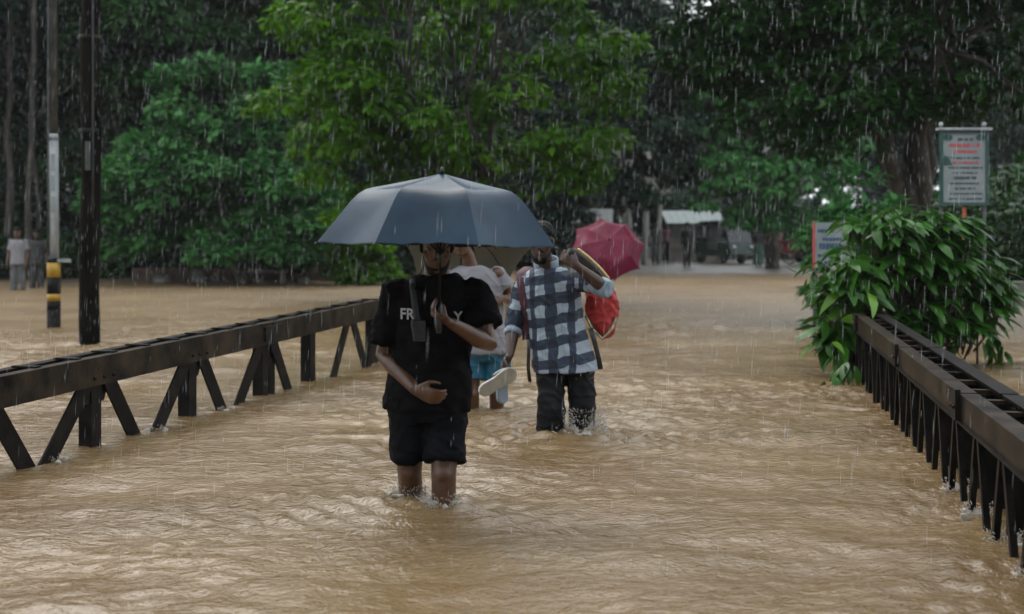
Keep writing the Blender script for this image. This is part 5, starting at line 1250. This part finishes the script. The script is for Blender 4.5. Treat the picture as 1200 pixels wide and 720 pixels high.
def low_wall(label, p0, p1, h, th, mat, piece, nm='parapet'):
    p0 = np.array(p0, float); p1 = np.array(p1, float); L = np.linalg.norm(p1 - p0); d = (p1 - p0) / L; n = np.array([-d[1], d[0], 0])
    root = empty(nm, p0); tag(root, label, 'wall'); k = max(1, int(L / piece)); g = np.random.default_rng(int(L * 100))
    for i in range(k):
        a = p0 + d * (i * L / k + .012); b = p0 + d * ((i + 1) * L / k - .012); hh = h * g.uniform(.94, 1.05)
        MB().add(*box((a + b) / 2 + (0, 0, hh / 2 - .1), (np.linalg.norm(b - a) / 2, th / 2 * g.uniform(.95, 1.05), hh / 2 + .1), (d, n, (0, 0, 1)))).obj('block', M[mat], root)
low_wall('low dark brick retaining wall along the left bank under the rounded tree', (-9.6, 32.4, -.1), (-3.4, 32.6, -.1), 0.42, .3, 'brick', .8)
low_wall('mossy concrete slab wall at the right water edge beside the bush', (at(1165, 0, 21)[0], 21.6, -.2), (at(1300, 0, 21)[0], 21.2, -.2), 0.62, .4, 'mossy', 1.1)
low_wall('dark red boundary wall at the far right of the road end', (at(925, 0, 56)[0], 56, 0), (at(1010, 0, 50)[0], 50, 0), 1.15, .25, 'brick', 1.0)
low_wall('low grey kerb wall behind the auto rickshaw on the far road', (at(745, 0, 58)[0], 58, 0), (at(920, 0, 58)[0], 58, 0), 0.6, .25, 'grey_wall', 1.2)
for i, (u, v, D, sx, sz) in enumerate(((190, 327, 31.6, .22, .2), (232, 325, 31.8, .16, .28), (355, 328, 31.3, .2, .14))):
    c = at(u, v, D); mb = MB().add(*ball((0, 0, sz * .3), (sx, sx * .8, sz), 10, 8))
    me, V = remesh(mb, .05, 1, lambda V: .05 * fbm(V * 6, i, 2)); o = link('boulder', me, M['stone'], None, True, (c[0], D, -.02)); tag(o, 'grey boulder on the left bank in front of the rounded tree', 'boulder', 'boulders on the left bank')
c = at(312, 329, 31.0); root = empty('bench', (c[0], 31.0, -.05)); tag(root, 'pale plank bench at the water edge under the rounded tree', 'bench')
MB().add(*box((c[0], 31.0, .30), (.5, .16, .03))).obj('seat', M['timber'], root)
for s in (-1, 1): MB().add(*box((c[0] + s * .4, 31.0, .11), (.04, .14, .158))).obj('leg', M['timber'], root)

# ------------------------------------------------------------------ splashes and rain
def simple_mat(name, col, rough, alpha=1.0, trans=0.0):
    m, nt, p = newmat(name); p.inputs['Base Color'].default_value = (*col, 1); p.inputs['Roughness'].default_value = rough
    p.inputs['Alpha'].default_value = alpha; p.inputs['Transmission Weight'].default_value = trans; p.inputs['IOR'].default_value = 1.33
    return m
M['foam'] = simple_mat('water_spray', (0.46, 0.43, 0.38), 0.08, 0.8, 0.0)
M['rain'] = simple_mat('rain_drop', (0.62, 0.66, 0.68), 0.1, 0.4, 0.0)
def drops(P, length, rad, dirv):
    """elongated drops: eight faces each"""
    n = len(P); a = dirv / np.linalg.norm(dirv, axis=1, keepdims=True)
    s = np.cross(a, np.tile([0.3, 1.0, 0.1], (n, 1))); s /= np.linalg.norm(s, axis=1, keepdims=True); t = np.cross(a, s)
    V = np.stack([P + a * length[:, None] * .5, P + s * rad[:, None] - a * length[:, None] * .1, P + t * rad[:, None] - a * length[:, None] * .1, P - s * rad[:, None] - a * length[:, None] * .1, P - t * rad[:, None] - a * length[:, None] * .1, P - a * length[:, None] * .5], 1)
    F = np.array([[0, 1, 2], [0, 2, 3], [0, 3, 4], [0, 4, 1], [5, 2, 1], [5, 3, 2], [5, 4, 3], [5, 1, 4]])
    return V.reshape(-1, 3), (F[None] + (np.arange(n) * 6)[:, None, None]).reshape(-1, 3)
def splash(label_seed, x, y, r, h, n, lumps):
    g = np.random.default_rng(label_seed)
    th = g.uniform(0, 6.28, n); rr = r * g.uniform(.3, 1, n) ** .6; z = h * g.random(n) ** 2
    P = np.c_[x + rr * np.cos(th), y + rr * np.sin(th), z + .005]
    d = np.c_[np.cos(th) * .5, np.sin(th) * .5, g.uniform(.2, 1.2, n)]
    V, F = drops(P, g.uniform(.006, .022, n), g.uniform(.0012, .0036, n), d)
    mb = MB()
    for k in range(lumps):
        t = g.uniform(0, 6.28); q = r * g.uniform(.35, .95); hh = h * g.uniform(.15, .7) * (1.2 - q / r)
        p = np.array([x + q * math.cos(t), y + q * math.sin(t), 0.0])
        mb.add(*tube([p + (0, 0, -.02), p + (math.cos(t) * .012, math.sin(t) * .012, hh * .5), p + (math.cos(t) * .035, math.sin(t) * .035, hh)], [g.uniform(.014, .026), g.uniform(.010, .02), .006], 7))
    V2, F2 = np.array(mb.v), mb.f
    return V, F, V2, F2
def splash_obj(seed, x, y, r, h, n, lumps):
    V, F, V2, F2 = splash(seed, x, y, r, h, n, lumps); mb = MB(); mb.add(V, [tuple(f) for f in F]); b = len(mb.v)
    if len(V2):
        me, VV = remesh(MB().add(V2, F2), .007, 2, lambda V: .006 * fbm(V * 60, seed, 2)); mb.add(VV, [tuple(p.vertices) for p in me.polygons])
    o = mb.obj('splash', M['foam'], None, True); o['kind'] = 'stuff'
splash_obj(1, 0.45, 7.93, .14, .16, 1300, 40)
splash_obj(2, 0.30, 7.96, .08, .06, 120, 10)
splash_obj(3, -0.32, 5.86, .10, .045, 320, 5); splash_obj(4, -0.49, 6.08, .09, .05, 300, 6)
for i, y in enumerate((4.1, 4.6, 5.15, 5.65, 6.2)): splash_obj(10 + i, Rx(y) + .05, y, .08, .05, 160, 6)
for i, y in enumerate((7.02, 8.06, 9.0)): splash_obj(20 + i, Lx(y) + .02, y, .06, .022, 60, 3)
g = np.random.default_rng(12)
n = 40000
y = 3.5 + 29 * g.random(n) ** 0.7; x = g.uniform(-1, 1, n) * (0.48 * y + 1.2); z = g.uniform(0.02, 1, n) ** 1.0 * (0.3 * y + 1.6)
wind = np.tile([0.05, 0.02, 1.0], (n, 1)) + g.normal(0, .02, (n, 3))
V, F = drops(np.c_[x, y, z], g.uniform(.02, .11, n) ** 1.0, g.uniform(.0005, .0014, n) * (0.55 + y * .045), wind)
o = link('rain', fast_mesh('rain', V, F), M['rain'], None, True); o['kind'] = 'stuff'

# ------------------------------------------------------------------ rain-hazed air
def haze(density):
    me = mesh_from(*boxab((-320, -220, -3.0), (320, 520, 24)), 'haze')
    m = bpy.data.materials.new('rain_haze'); m.use_nodes = True; nt = m.node_tree
    nt.nodes.remove(nt.nodes['Principled BSDF'])
    v = nd(nt, 'ShaderNodeVolumePrincipled'); v.inputs['Density'].default_value = density
    v.inputs['Color'].default_value = (0.80, 0.87, 0.90, 1); v.inputs['Anisotropy'].default_value = 0.2
    nt.links.new(v.outputs[0], nt.nodes['Material Output'].inputs['Volume'])
    tag(link('haze', me, m, smooth=False), kind='stuff')
haze(0.00034)
